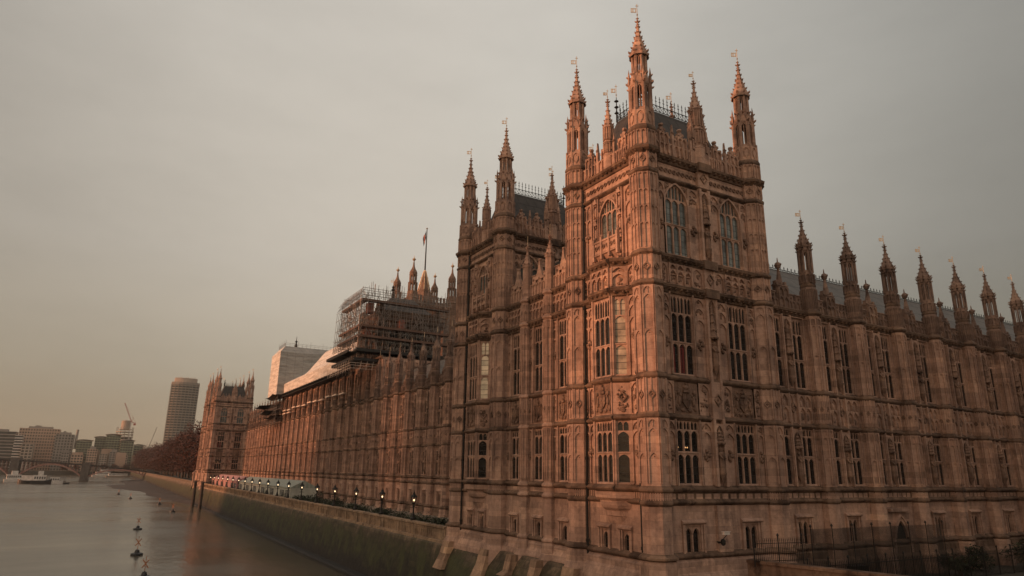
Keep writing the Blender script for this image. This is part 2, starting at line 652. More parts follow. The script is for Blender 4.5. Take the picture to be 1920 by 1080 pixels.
def spire(mb, z0, r, h, edges=8, rows=6, cr=.17):
    """crocketed concave spire on an octagon with a finial"""
    L = [(r * 1.12, z0 - .16), (r * 1.16, z0 - .02), (r * .98, z0 + .06)]
    for q in (0.0, .12, .28, .45, .62, .8, 1.0):
        L.append((max(.05, r * .92 * (1 - q) ** 1.9 + .06 * (1 - q * .3)), z0 + .1 + q * (h - .1)))
    mb.lathe8(0, 0, L)
    f = 1 / cos(pi / 8)
    for i in range(rows):
        q = .02 + .72 * i / (rows - 1)
        rr = r * .92 * (1 - q) ** 1.9 + .07
        for k in range(edges):
            a = 22.5 + 360 / edges * k
            mb.crocket(rr * f * cos(radians(a)) * .95, rr * f * sin(radians(a)) * .95, z0 + .12 + q * (h - .1), a, cr * (1 - .55 * q) * (1.25 if i == 0 else 1))
    # finial: stacked leaf knots
    for zf, rf in ((.82, .115), (.90, .17), (.985, .10)):
        z = z0 + h * zf
        for k in range(4):
            a = 45 + 90 * k
            mb.crocket(rf * .5 * cos(radians(a)), rf * .5 * sin(radians(a)), z, a, rf)
        mb.lathe8(0, 0, [(.03, z - rf * .8), (rf * .62, z - rf * .1), (rf * .5, z + rf * .4), (.02, z + rf * .9)], k=6)


def lantern(mb, r, z0, z1, post=.11, headh=.5, core=None):
    """open octagonal stage: posts at the corners, pointed heads between"""
    f = 1 / cos(pi / 8)
    for i in range(8):
        a = radians(22.5 + 45 * i)
        mb.post(r * f * cos(a) * .93, r * f * sin(a) * .93, post * 1.3, z0, z1, 6)
        mb.post(r * f * cos(a) * 1.06, r * f * sin(a) * 1.06, post * .6, z0, z1 + .15, 4)
    for k in range(8):
        a = k * 45
        mb.fr(r * .9 * cos(radians(a)), r * .9 * sin(radians(a)), 0, a)
        hw = r * .9 * math.tan(pi / 8)
        mb.spandrel(-hw, hw, z1 - headh, z1 - headh * .2, z1, -.1, .04, 3)
        mb.box(-hw, hw, z0, z0 + .22, -.1, .03)
        mb.box(-.03, .03, z0, z1 - headh * .35, -.07, .01)
    mb.lathe8(0, 0, [(r * .75, z1 - .03), (r * 1.02, z1), (r * 1.02, z1 + .1)])
    if core:
        mb.post(0, 0, core, z0, z1, 6)


def shaft_panels(mb, r, segs, mid=True):
    hw = r * math.tan(pi / 8)
    for k in range(8):
        a = k * 45
        mb.fr(r * cos(radians(a)), r * sin(radians(a)), 0, a)
        for typ, z0, z1 in segs:
            if typ == 'panel':
                n = 2
                hs = [z1, z1 - .62] if z1 - z0 > 3 else [z1]
                if z1 - z0 > 3.4:
                    hs.append((z0 + z1) / 2 - .1)
                mb.blind(-hw + .05, hw - .05, z0, z1, 1, hs, .075, .09)
                if z1 - z0 > 1.5:
                    mb.box(-.03, .03, z1 - .6, z1, 0, .06)
            elif typ == 'narrow':
                hs = [z1]
                z = z1 - 1.35
                while z > z0 + .7:
                    hs.append(z)
                    z -= 1.35
                mb.blind(-hw + .05, hw - .05, z0, z1, 2, hs, .065, .06)
            elif typ == 'diamond':
                zc = (z0 + z1) / 2
                mb.diamond(0, zc, min(hw * .72, .36), .0, .1)
                mb.box(-.035, .035, zc + hw * .75, z1, 0, .07)
                mb.box(-.035, .035, z0, zc - hw * .75, 0, .07)
                for sg in (-1, 1):
                    mb.box(sg * (hw - .05) - .045, sg * (hw - .05) + .045, z0, z1, 0, .08)
            elif typ == 'flute':
                n = 5
                for i in range(n):
                    u = -hw + .08 + (2 * hw - .16) * i / (n - 1)
                    mb.box(u - .035, u + .035, z0, z1, 0, .06)


# z levels shared by the whole palace (camera height is 0)
TOWER_SEGS = [('flute', -1.72, -1.22), ('panel', -.62, 3.72), ('diamond', 4.2, 6.5), ('panel', 6.95, 13.2), ('diamond', 13.72, 15.55),
              ('narrow', 16.1, 22.1), ('diamond', 22.62, 23.85), ('narrow', 24.45, 25.6), ('diamond', 26.0, 27.2)]


def tower_turret():
    r = .99
    mb = MB()
    mb.lathe8(0, 0, [(1.45, -9.5), (1.36, -6.9), (1.18, -6.4), (1.18, -5.75), (r + .02, -5.4), (r, -5.2), (r, 25.75), (.92, 25.9), (.90, 27.25), (.8, 27.35)])
    shaft_panels(mb, r, TOWER_SEGS[:-1])
    f = 1 / cos(pi / 8)
    # shield stage with corner pilasters
    for i in range(8):
        a = radians(22.5 + 45 * i)
        mb.post(.9 * f * cos(a), .9 * f * sin(a), .11, 25.9, 27.45, 4)
    for k in range(8):
        a = k * 45
        mb.fr(.9 * cos(radians(a)), .9 * sin(radians(a)), 0, a)
        mb.ext([(-.16, 26.85), (-.16, 26.5), (0, 26.2), (.16, 26.5), (.16, 26.85)], 0, .09)
        mb.blind(-.3, .3, 26.0, 27.2, 1, [27.2], .06, .05)
    lantern(mb, .80, 27.3, 29.5, .115, .7)
    # collar of gablets and crockets
    for k in range(8):
        a = k * 45
        mb.fr(.74 * cos(radians(a)), .74 * sin(radians(a)), 0, a)
        mb.ext([(-.30, 29.45), (.30, 29.45), (.06, 30.35), (-.06, 30.35)], -.06, .06)
        mb.crocket(.84 * cos(radians(a)), .84 * sin(radians(a)), 30.3, a, .17)
        a2 = a + 22.5
        c, q = cos(radians(a2)), sin(radians(a2))
        mb.post(.84 * f * c, .84 * f * q, .085, 29.3, 30.3, 4)
        mb.post(.84 * f * c, .84 * f * q, .085, 30.3, 30.85, 4, .01)
        mb.crocket(.95 * f * c, .95 * f * q, 29.55, a2, .2)
        mb.crocket(.93 * f * c, .93 * f * q, 30.15, a2, .15)
    mb.lathe8(0, 0, [(.7, 29.5), (.62, 30.2), (.56, 30.5)])
    lantern(mb, .55, 30.45, 32.0, .085, .5)
    for k in range(8):
        a = k * 45 + 22.5
        mb.crocket(.68 * f * cos(radians(a)), .68 * f * sin(radians(a)), 32.0, a, .17)
    spire(mb, 32.1, .68, 3.35, 8, 6, .19)
    ms = MB()
    for z, p in ((-5.4, .3), (-1.95, .12), (-1.1, .17), (3.85, .13), (6.62, .14), (13.4, .18), (15.72, .18), (22.25, .15), (25.72, .1)):
        ms.lathe8(0, 0, [(r - .02, z - .2), (r + p, z - .02), (r + p, z + .1), (r - .02, z + .34)])
    ms.lathe8(0, 0, [(r - .02, 23.7), (r + .1, 23.85), (r + .3, 24.0), (r + .34, 24.2), (r + .2, 24.32), (r - .05, 24.5)])
    for k in range(16):
        a = 22.5 * k
        rr = r + .16
        ms.crocket(rr * cos(radians(a)), rr * sin(radians(a)), 23.85, a, .22)
        if k % 2:
            for z in (13.3, 15.62):
                ms.crocket((r + .1) * cos(radians(a)) * 1.07, (r + .1) * sin(radians(a)) * 1.07, z, a, .12)
    for q_ in (mb, ms):          # the open stages and the spire stand a little taller
        q_.v = [(x, y, z if z < 24.5 else 24.5 + (z - 24.5) * 1.085) for x, y, z in q_.v]
    t = mb.build('turret', M['stone'], extra=[(ms, M['stone_dark'])])
    weather_vane(36.25, 1.5).build('weather_vane', M['gold'], t)
    return t


def range_turret():
    r = .64
    mb = MB()
    mb.lathe8(0, 0, [(1.05, -9.5), (.98, -6.6), (.84, -6.2), (.84, -5.7), (r, -5.4), (r, 13.5)], cap=False)
    mu_ = MB()
    mb, lo_ = mu_, mb
    mb.lathe8(0, 0, [(r, 13.5), (.61, 13.7), (.60, 15.9), (.55, 16.05), (.54, 17.2), (.48, 17.3)])
    shaft_panels(lo_, r, [('flute', -1.72, -1.22), ('panel', -.62, 3.72), ('diamond', 4.2, 6.5), ('panel', 6.95, 13.1)])
    shaft_panels(mb, .605, [('narrow', 13.95, 15.7)])
    shaft_panels(mb, .545, [('panel', 16.3, 17.1)])
    lantern(mb, .52, 17.25, 19.3, .075, .6)
    f = 1 / cos(pi / 8)
    for k in range(8):
        a = k * 45 + 22.5
        for z, rr, s in ((19.35, .58, .15), (19.75, .62, .14)):
            mb.crocket(rr * f * cos(radians(a)), rr * f * sin(radians(a)), z, a, s)
        mb.fr(.5 * cos(radians(k * 45)), .5 * sin(radians(k * 45)), 0, k * 45)
        mb.ext([(-.2, 19.3), (.2, 19.3), (.03, 20.0), (-.03, 20.0)], -.05, .1)
    spire(mb, 19.75, .57, 2.55, 8, 5, .15)
    ms = MB()
    for z, p in ((-5.4, .28), (-1.95, .12), (-1.1, .17), (3.85, .13), (6.62, .14), (13.5, .2), (16.0, .06)):
        rr = r if z < 14 else .57
        ms.lathe8(0, 0, [(rr - .03, z - .22), (rr + p, z - .02), (rr + p, z + .1), (rr - .03, z + .34)])
    t = lo_.build('turret', M['stone'], extra=[(ms, M['stone_dark']), (mu_, M['stone_worn'])])
    weather_vane(22.15, 1.15, .85).build('weather_vane', M['gold'], t)
    return t


def window(u0, u1, v0, v1, nl, vt, vh, frame=(0, 0, 0, -90), arch=None, gl='glass', lower=True, light_gl=None):
    """mullioned window: jambs, mullions, transom, cusped heads, tracery; glass as its child"""
    mb, mg = MB().fr(*frame), MB().fr(*frame)
    jw = .06
    mb.box(u0, u0 + jw, v0, v1, -.2, -.02)
    mb.box(u1 - jw, u1, v0, v1, -.2, -.02)
    mb.prof(u0, u1, [(-.2, v0), (.03, v0), (.03, v0 + .06), (-.12, v0 + .15)])
    a, b = u0 + jw, u1 - jw
    st = (b - a) / nl
    mw = min(.095, st * .17)
    for i in range(1, nl):
        u = a + i * st
        mb.box(u - mw / 2, u + mw / 2, v0 + .1, v1, -.17, -.02)
    if vt:
        mb.prof(u0, u1, [(-.16, vt), (.0, vt), (.03, vt + .05), (.03, vt + .09), (-.14, vt + .16)])
    for i in range(nl):
        p, q = a + i * st + (mw / 2 if i else 0), a + (i + 1) * st - (mw / 2 if i < nl - 1 else 0)
        hh = min(.34, (q - p) * .65)
        if vt:
            mb.spandrel(p, q, vt - hh, vt - .05, vt, -.15, -.04, 3)
        top = max(v1 - .1, vh + .2) if v1 - vh <= .5 else vh + .06
        mb.spandrel(p, q, vh - hh, vh - .02, top, -.15, -.04, 3)
        if v1 - vh > .5:
            mm = (p + q) / 2
            mb.box(mm - .028, mm + .028, vh, v1, -.14, -.05)
            for x, y in ((p, mm - .028), (mm + .028, q)):
                hv = vh + .06 + (v1 - vh) * .84
                mb.spandrel(x, y, hv - .3, hv - .03, v1, -.14, -.05, 3)
    if arch:
        vs, va = arch
        mb.spandrel(u0, u1, vs, va, v1 + .02, -.18, -.01, 6)
        mb.archring(u0, u1, vs, va, .13, -.02, .14, 6)
    win = mb.build('window', M['stone'])
    mg.face([(u0, v0, -.15), (u1, v0, -.15), (u1, v1, -.15), (u0, v1, -.15)])
    mg.build('glass', M[gl], win)
    return win


def base_window(mb, T, frame, u0, u1, v0, v1, nl=2):
    """small basement window: hood with drops, chamfered surround, arched lights; surround goes to mb"""
    mw, mg = MB().fr(*frame), MB().fr(*frame)
    for sg, u in ((-1, u0), (1, u1)):
        mb.box(min(u, u + sg * .14), max(u, u + sg * .14), v0 - .1, v1 + .12, 0, .08)
        mb.box(min(u + sg * .2, u + sg * .36), max(u + sg * .2, u + sg * .36), v0 - .2, v1 + .12, 0, .16)
    mb.prof(u0 - .4, u1 + .4, [(0, v1 + .1), (.16, v1 + .14), (.26, v1 + .22), (.26, v1 + .3), (0, v1 + .46)])
    st = (u1 - u0) / nl
    for i in range(nl):
        p, q = u0 + i * st + .05, u0 + (i + 1) * st - .05
        mw.box(p - .06, p, v0, v1, -.27, -.06)
        mw.box(q, q + .06, v0, v1, -.27, -.06)
        mw.spandrel(p, q, v1 - .5, v1 - .12, v1, -.27, -.06, 3)
    mg.face([(u0, v0, -.25), (u1, v0, -.25), (u1, v1, -.25), (u0, v1, -.25)])
    wo = mw.build('basement_window', M['stone'], T)
    mg.build('glass', M['glass'], wo)
    return wo


def statue(mb, x, y, z, h=1.7):
    """robed stone figure under a canopy, on a corbel (wall-frame origin at x, facing out)"""
    n0_ = len(mb.f)
    s = h / 1.7
    mb.lathe8(x, y, [(.05, z - .75), (.12, z - .5), (.3, z - .1), (.32, z)], k=8)
    mb.lathe8(x, y, [(.24 * s, z), (.22 * s, z + .5 * s), (.17 * s, z + .95 * s), (.23 * s, z + 1.25 * s), (.2 * s, z + 1.38 * s), (.07 * s, z + 1.44 * s),
                     (.1 * s, z + 1.5 * s), (.12 * s, z + 1.6 * s), (.06 * s, z + 1.72 * s)], k=8)
    for sg in (-1, 1):
        mb.bar((x + sg * .22 * s, y - .02, z + 1.28 * s), (x + sg * .12 * s, y - .25 * s, z + .95 * s), .07 * s, 5)
    mb.worn.update(range(n0_, len(mb.f)))


def canopy(mb, x, y, z, h=1.6):
    n0_ = len(mb.f)
    for k in range(5):
        q = k / 5
        mb.lathe8(x, y, [(.34 * (1 - q), z + q * h), (.37 * (1 - q), z + q * h + .1), (.30 * (1 - q), z + q * h + .2), (.22 * (1 - q), z + q * h + h / 5)], k=6)
        for a in range(0, 360, 60):
            if k < 4:
                mb.crocket(x + .34 * (1 - q) * cos(radians(a)), y + .34 * (1 - q) * sin(radians(a)), z + q * h + .05, a, .12)
    mb.worn.update(range(n0_, len(mb.f)))


def crest(mb, u0, u1, v0, v1, seed):
    """carved royal-arms-like relief: shield, crown, two supporters, scrolls"""
    n0_ = len(mb.f)
    mb.box(u0, u1, v0, v1, 0, .02)
    uc, w, h = (u0 + u1) / 2, u1 - u0, v1 - v0
    mb.ext([(uc - w * .17, v0 + h * .62), (uc - w * .17, v0 + h * .36), (uc, v0 + h * .16), (uc + w * .17, v0 + h * .36), (uc + w * .17, v0 + h * .62)], 0, .16)
    mb.box(uc - w * .02, uc + w * .02, v0 + h * .2, v0 + h * .62, .16, .2)
    mb.box(uc - w * .16, uc + w * .16, v0 + h * .42, v0 + h * .46, .16, .2)
    mb.box(uc - w * .13, uc + w * .13, v0 + h * .68, v0 + h * .76, 0, .2)
    mb.lump(uc, v0 + h * .84, w * .12, h * .1, 0, .24)
    mb.lump(uc, v0 + h * .95, w * .03, h * .05, 0, .2)
    for sg in (-1, 1):
        mb.lump(uc + sg * w * .30, v0 + h * .40, w * .07, h * .2, 0, .22)
        mb.lump(uc + sg * w * .33, v0 + h * .68, w * .06, h * .09, 0, .24)
        mb.lump(uc + sg * w * .24, v0 + h * .58, w * .06, h * .06, 0, .18)
        mb.lump(uc + sg * w * .38, v0 + h * .18, w * .07, h * .13, 0, .18)
        mb.lump(uc + sg * w * .43, v0 + h * .55, w * .03, h * .16, 0, .12)
        mb.lump(uc + sg * w * .14, v0 + h * .11, w * .12, h * .08, 0, .2)
    mb.carve(u0, u1, v0, v1, 26, 0, .1, seed)
    mb.worn.update(range(n0_, len(mb.f)))


def parapet_run(mb, u0, u1, z0, h, step=1.05):
    """pierced battlement: panelled wall, merlons with shields"""
    n = max(1, round((u1 - u0) / step))
    st = (u1 - u0) / n
    mb.box(u0, u1, z0, z0 + h * .62, -.32, 0, True)
    for i in range(n):
        a = u0 + i * st
        mb.box(a + st * .18, a + st * .82, z0 + h * .62, z0 + h, -.3, -.02, True)
        mb.prof(a + st * .14, a + st * .86, [(-.36, z0 + h), (.06, z0 + h), (.06, z0 + h + .06), (-.15, z0 + h + .18), (-.36, z0 + h + .06)])
        mb.blind(a + .06, a + st - .06, z0 + .1, z0 + h * .6, 2, [z0 + h * .6], .07, .06)
        mb.fleuron(a + st / 2, z0 + h * .8, .13, -.02, .1)


def cresting(mb, A, B, h, step=.5):
    """iron roof cresting from A to B: rails, loops and fleur spikes"""
    A, B = Vector(A), Vector(B)
    L = (B - A).length
    n = max(1, int(L / step))
    e = (B - A) / n
    for zf in (0.02, .38):
        mb.bar(A + Vector((0, 0, h * zf)), B + Vector((0, 0, h * zf)), .035)
    for i in range(n + 1):
        P = A + e * i
        mb.bar(P, P + Vector((0, 0, h)), .028)
        for zf, s in ((.66, .1), (.86, .07)):
            mb.bar(P + Vector((0, 0, h * zf)) - e.normalized() * s, P + Vector((0, 0, h * zf)) + e.normalized() * s, .03)
        if i < n:
            mb.bar(P + Vector((0, 0, 0)), P + e + Vector((0, 0, h * .38)), .02)
            mb.bar(P + Vector((0, 0, h * .38)), P + e, .02)


def pinnacle(x, y, z0, z1, z2, r, name='pinnacle', vane=True):
    """slim octagonal pinnacle: shaft z0..z1, spire to z2"""
    mb = MB()
    mb.lathe8(0, 0, [(r * 1.25, z0), (r * 1.25, z0 + (z1 - z0) * .3), (r, z0 + (z1 - z0) * .33), (r, z1)])
    for q in (.3, .62, .98):
        z = z0 + (z1 - z0) * q
        mb.lathe8(0, 0, [(r, z - .1), (r * 1.3, z), (r * 1.3, z + .08), (r, z + .2)])
    shaft_panels(mb, r, [('panel', z0 + (z1 - z0) * .38, z0 + (z1 - z0) * .6), ('panel', z0 + (z1 - z0) * .68, z1 - .15)])
    spire(mb, z1, r, z2 - z1, 8 if r > .35 else 4, 5, .14 if r > .35 else .1)
    o = mb.build(name, M['stone'], None, (x, y, 0))
    if vane:
        weather_vane(z2 - .05, 1.0, .7).build('weather_vane', M['gold'], o)
    return o


# ------------------------------------------------------------------ the corner tower
WN, WE = 11.8, 8.6        # turret centre to turret centre: north side, river side


def make_tower(loc, label, group):
    T = thing('tower', label, 'tower', loc, 0, group)
    mb, ms = MB(), MB()                  # wall stone, sooty strings
    BAND = [(-1.95, 'thin'), (-1.1, 'sill'), (3.85, 'thin'), (6.62, 'sill'), (13.4, 'big'), (15.72, 'big'), (22.25, 'thin'), (24.0, 'big')]
    # ---------------- north front
    NF = (0, -.22, 0, -90)
    mb.fr(*NF)
    ms.fr(*NF)
    W1, W2 = (1.85, 4.05), (7.75, 9.95)
    holes = []
    for a, b in (W1, W2):
        holes += [(a, b, -.75, 3.75), (a, b, 6.98, 13.1), (a - .05, b + .05, 16.15, 22.1)]
    bw = [(2.3, 3.7), (8.1, 9.5)]
    for a, b in bw:
        holes.append((a, b, -5.3, -3.45))
    mb.wall(.7, 11.1, -5.4, 24.3, holes)
    mb.prof(.5, 11.3, [(0, -9.5), (.75, -9.5), (.6, -6.9), (.3, -6.4), (.3, -5.7), (0, -5.35)])
    for z, kd in BAND:
        ms.string(.85, 10.95, z, kd)
    ms.string(.85, 10.95, -5.45, 'sill', .05)
    for a, b in bw:
        base_window(mb, T, NF, a, b, -5.3, -3.45)
    # centre pier with niches and statues
    mb.box(5.3, 5.55, -.8, 22.2, 0, .34)
    mb.box(6.25, 6.5, -.8, 22.2, 0, .34)
    for z in (3.6, 13.1, 22.0):
        mb.spandrel(5.55, 6.25, z - .6, z - .1, z, 0, .3, 3)
    for i, z in enumerate((-.6, 7.2, 16.4)):
        hgt = (4.2, 6.0, 5.6)[i]
        statue(mb, 5.9, -.22 - .3, z + .75, 1.75)
        canopy(mb, 5.9, -.22 - .22, z + 2.75, hgt - 2.95)
        if hgt > 5:
            mb.fr(*NF)
            mb.carve(5.6, 6.2, z + 4.4, z + hgt - .4, 14, .1, .34, 40 + i)
        mb.fr(*NF)
    mb.box(5.2, 6.6, -5.2, -2.1, 0, .25)
    for z0, z1 in ((4.2, 6.5), (13.8, 15.4), (22.6, 23.7)):
        mb.box(5.3, 6.5, z0 - .25, z1 + .2, 0, .3)
        mb.diamond(5.9, (z0 + z1) / 2, .42, .3, .4)
    # blind panels either side of the windows
    for a, b in ((.95, 1.7), (4.2, 5.25), (6.55, 7.6), (10.1, 10.85)):
        mb.blind(a, b, -.7, 3.7, 1, [3.7, 3.05], .1, .1)
        mb.blind(a, b, 7.0, 13.0, 1, [13.0, 12.3, 11.4], .1, .1)
        mb.blind(a, b, 16.2, 22.0, 1, [22.0, 21.3], .1, .1)
        m = (a + b) / 2
        for z in (1.35, 9.4, 18.5):
            mb.fleuron(m, z, .5, 0, .2)
            mb.box(a + .05, b - .05, z - .05, z + .05, 0, .07)
        mb.carve(a + .08, b - .08, 3.1, 3.6, 5, 0, .1, int(a * 10))
        mb.carve(a + .08, b - .08, 11.5, 12.9, 9, 0, .12, int(a * 11))
        mb.carve(a + .08, b - .08, 20.4, 21.9, 9, 0, .12, int(a * 12))
        mb.blind(a, b, 4.25, 6.5, 1, [6.5], .1, .08)
        mb.carve(a + .08, b - .08, 4.35, 6.2, 15, 0, .14, int(a * 13))
        mb.blind(a, b, 13.85, 15.4, 1, [15.4], .1, .08)
        mb.carve(a + .1, b - .1, 13.9, 15.2, 8, 0, .14, int(a * 14))
    for j, (a, b) in enumerate((W1, W2)):
        for z0, z1 in ((-.75, 3.75), (6.98, 13.1)):
            for u in (a - .08, b + .08):
                mb.box(u - .07, u + .07, z0, z1 + .1, 0, .15)
            mb.box(a - .2, b + .2, z1 + .02, z1 + .16, 0, .13)
        for u in (a - .16, b + .16):
            mb.box(u - .05, u + .05, 4.2, 6.5, 0, .12)
        crest(mb, a - .05, b + .05, 4.22, 6.45, 70 + j)
        # three niche panels under the top window
        mb.blind(a - .05, b + .05, 13.85, 15.4, 3, [15.4, 14.95], .16, .09)
        for i in range(3):
            u = a + (i + .5) * (b - a) / 3
            mb.carve(u - .3, u + .3, 14.0, 14.45, 6, 0, .13, 90 + i)
            mb.box(u - .26, u + .26, 14.5, 14.58, 0, .12)
            mb.lump(u, 14.85, .2, .16, 0, .15)
        # spandrel carving and jamb rolls of the top window
        mb.carve(a - .1, a + .5, 21.5, 22.1, 10, 0, .16, 110 + j)
        mb.carve(b - .5, b + .1, 21.5, 22.1, 10, 0, .16, 120 + j)
        for u in (a - .14, b + .14):
            mb.box(u - .06, u + .06, 16.2, 20.7, 0, .14)
    # quatrefoil frieze
    for i in range(22):
        u = 1.15 + i * .45
        if 5.2 < u < 6.6:
            continue
        mb.rosette(u, 23.1, .19, 0, .1)
    ms.box(.85, 10.95, -1.8, -1.2, 0, .03)
    for i in range(12):
        u = 1.2 + i * .85
        mb.box(u - .3, u + .3, -1.78, -1.3, 0, .05)
    ms.box(5.2, 6.6, 15.4, 16.1, 0, .55)
    ms.box(5.2, 6.6, 13.1, 13.8, 0, .55)
    ms.box(5.2, 6.6, 23.7, 24.4, 0, .6)
    # ---------------- river front with its oriel
    RF = (-.15, WE, 0, 180)             # u runs towards the camera
    mb.fr(*RF)
    ms.fr(*RF)
    oc = 4.45
    holes = [(oc - 1.05, oc + 1.05, 18.3, 21.75), (oc - 1.25, oc + 1.25, -.75, 3.75), (oc - 1.25, oc + 1.25, 6.98, 13.1)]
    for a in (2.75, 5.15):
        holes.append((a, a + .7, -5.35, -4.0))
    mb.wall(.7, WE - .7, -5.4, 24.3, holes)
    mb.prof(.5, WE - .5, [(0, -9.5), (.9, -9.5), (.8, -7.2), (.62, -6.7), (.36, -6.3), (.36, -5.9), (0, -5.6)])
    for z, kd in BAND:
        if z in (-1.95,):
            ms.string(.85, WE - .85, z, kd)
        elif z < 22:
            ms.string(.85, oc - 1.95, z, kd)
            ms.string(oc + 1.95, WE - .85, z, kd)
        else:
            ms.string(.85, WE - .85, z, kd)
    ms.string(.85, WE - .85, -5.55, 'sill', .05)
    ms.box(.85, WE - .85, -1.8, -1.2, 0, .03)
    for i in range(28):
        mb.box(1.0 + i * .24, 1.1 + i * .24, -1.75, -1.25, 0, .06)
    for a in (2.75, 5.15):
        base_window(mb, T, RF, a, a + .7, -5.35, -4.0, 1)
    for a, b in ((.95, 2.25), (6.65, 7.65)):
        for z0, z1, hs in ((-.7, 3.7, [3.7, 3.05]), (7.0, 13.0, [13.0, 12.3, 11.4]), (16.2, 22.0, [22.0, 20.7, 19.3])):
            mb.blind(a, b, z0, z1, 2 if b - a > 1.2 else 1, hs, .1, .09)
            mb.fleuron((a + b) / 2, (z0 + z1) / 2, .5, 0, .2)
            mb.carve(a + .1, b - .1, z1 - .9, z1 - .1, 9, 0, .12, int(a * 10 + z0))
        mb.carve(a, b, 4.3, 6.4, 18, 0, .14, int(a * 9))
        mb.blind(a, b, 4.25, 6.5, 2 if b - a > 1.2 else 1, [6.5], .12, .08)
        mb.carve(a, b, 13.9, 15.3, 12, 0, .14, int(a * 8))
        mb.blind(a, b, 13.85, 15.4, 2 if b - a > 1.2 else 1, [15.4], .12, .08)
    # top window: niche statues either side, balcony below
    for u in (oc - 1.55, oc + 1.55):
        mb.box(u - .34, u - .24, 16.2, 22.1, 0, .22)
        mb.box(u + .24, u + .34, 16.2, 22.1, 0, .22)
        for z in (16.4, 18.3, 20.2):
            mb.lump(u, z + .75, .17, .55, .02, .3, 7)
            mb.lump(u, z + 1.36, .1, .12, .05, .3, 6)
            mb.ext([(u - .24, z + 1.5), (u + .24, z + 1.5), (u + .05, z + 1.95), (u - .05, z + 1.95)], 0, .28)
            mb.box(u - .2, u + .2, z, z + .14, 0, .3)
    for z0, z1 in ((18.3, 20.9),):
        for u in (oc - 1.15, oc + 1.15):
            mb.box(u - .07, u + .07, z0, z1, 0, .14)
    mb.carve(oc - 1.2, oc - .5, 21.1, 21.9, 10, 0, .14, 301)
    mb.carve(oc + .5, oc + 1.2, 21.1, 21.9, 10, 0, .14, 302)
    mb.prof(oc - 1.5, oc + 1.5, [(0, 16.5), (.35, 16.95), (.5, 17.0), (.5, 17.1), (0, 17.15)])
    mb.box(oc - 1.45, oc + 1.45, 17.15, 18.05, .3, .45)
    mb.box(oc - 1.5, oc + 1.5, 18.05, 18.2, .22, .52)
    for i in range(6):
        mb.rosette(oc - 1.2 + i * .48, 17.6, .2, .45, .54)
    for u in (oc - 1.5, oc - .5, oc + .5, oc + 1.5):
        mb.box(u - .1, u + .1, 16.6, 18.45, .3, .56)
        mb.lump(u, 18.55, .12, .2, .3, .56)
        mb.pyr(u, 16.4, .18, .1, .5)
    for i in range(8):
        mb.box(oc - 1.4 + i * .4 - .03, oc - 1.4 + i * .4 + .03, 15.95, 16.6, 0, .08)
    for i in range(14):
        mb.rosette(1.2 + i * .48, 23.1, .2, 0, .1)
    # ---------------- other two sides, plain but panelled
    for fr, L in (((0, WE + .22, 0, 90), WN), ((WN + .15, 0, 0, 0), WE)):
        if L == WN:
            mb.fr(WN, WE + .22, 0, 90)
            ms.fr(WN, WE + .22, 0, 90)
        else:
            mb.fr(*fr)
            ms.fr(*fr)
        mb.wall(.7, L - .7, -9.5, 24.3)
        n = round(L / 1.4)
        for z0, z1 in ((7, 13), (16.2, 22)):
            mb.blind(.95, L - .95, z0, z1, n, [z1, z1 - 1.3], .12, .12)
        for z, kd in BAND:
            ms.string(.85, L - .85, z, kd)
    mb.build('wall', M['stone'], T, extra=[(ms, M['stone_dark'])])
    # ---------------- oriel (canted bay on the river side)
    mo, mos = MB(), MB()
    fw, pj = 1.15, .95
    sides = [((-.15 - pj, WE - oc + fw, 0, 180), 2 * fw, 'front'),
             ((-.15 - pj, WE - oc - fw, 0, 180 + 48), 1.32, 'cant'), ((-.15 - pj + pj, WE - oc + fw + 1.0, 0, 180 - 48), 1.32, 'cant')]
    s48, c48 = sin(radians(48)), cos(radians(48))
    # cant frames: start at the front corner and at the wall
    x0 = -.15 - pj
    f_front = (x0, WE - oc + fw, 0, 180)
    L = pj / sin(radians(47))
    f_near = (x0, WE - oc - fw, 0, 180 + 47)
    f_far = (x0 + pj, WE - oc + fw + L * cos(radians(47)), 0, 180 - 47)
    winlist = []
    for fr, w, nl in ((f_front, 2 * fw, 3), (f_near, L, 1), (f_far, L, 1)):
        mo.fr(*fr)
        mos.fr(*fr)
        e = .2
        hs = [(e, w - e, -.75, 3.75), (e, w - e, 6.98, 13.1)]
        mo.wall(0, w, -1.3, 16.0, hs, .45)
        for z, kd in BAND[1:6]:
            mos.string(-.02, w + .02, z, kd)
        for z0, z1 in ((-.75, 3.75), (6.98, 13.1)):
            mo.box(.0, .11, z0, z1, 0, .12)
            mo.box(w - .11, w, z0, z1, 0, .12)
        if nl == 3:
            crest(mo, .15, w - .15, 4.25, 6.45, 55)
            mo.box(.05, .14, 4.2, 6.5, 0, .12)
            mo.box(w - .14, w - .05, 4.2, 6.5, 0, .12)
        else:
            mo.carve(.15, w - .15, 4.3, 6.4, 22, 0, .16, 56)
            mo.diamond(w / 2, 5.4, .35, .02, .16)
        mo.blind(.1, w - .1, 13.85, 15.4, nl, [15.4, 14.9], .14, .08)
        for i in range(nl):
            u = .1 + (i + .5) * (w - .2) / nl
            mo.carve(u - .28, u + .28, 13.9, 14.6, 8, 0, .13, 58 + i)
        n = int(w / .25)
        for i in range(n):
            u = .1 + (w - .2) * i / max(1, n - 1)
            mo.box(u - .04, u + .04, -1.05, -.82, 0, .04)
        winlist += [(e, w - e, -.75, 3.75, nl, 1.38, 2.95, fr, 'glass'), (e, w - e, 6.98, 13.1, nl, 9.32, 11.55, fr, 'glass')]
    # roof slab and stepped corbel under the oriel
    P = [(x0 + pj, WE - oc + fw + L * cos(radians(47))), (x0, WE - oc + fw), (x0, WE - oc - fw), (x0 + pj, WE - oc - fw - L * cos(radians(47)))]
    cx_, cy_ = x0 + pj, WE - oc

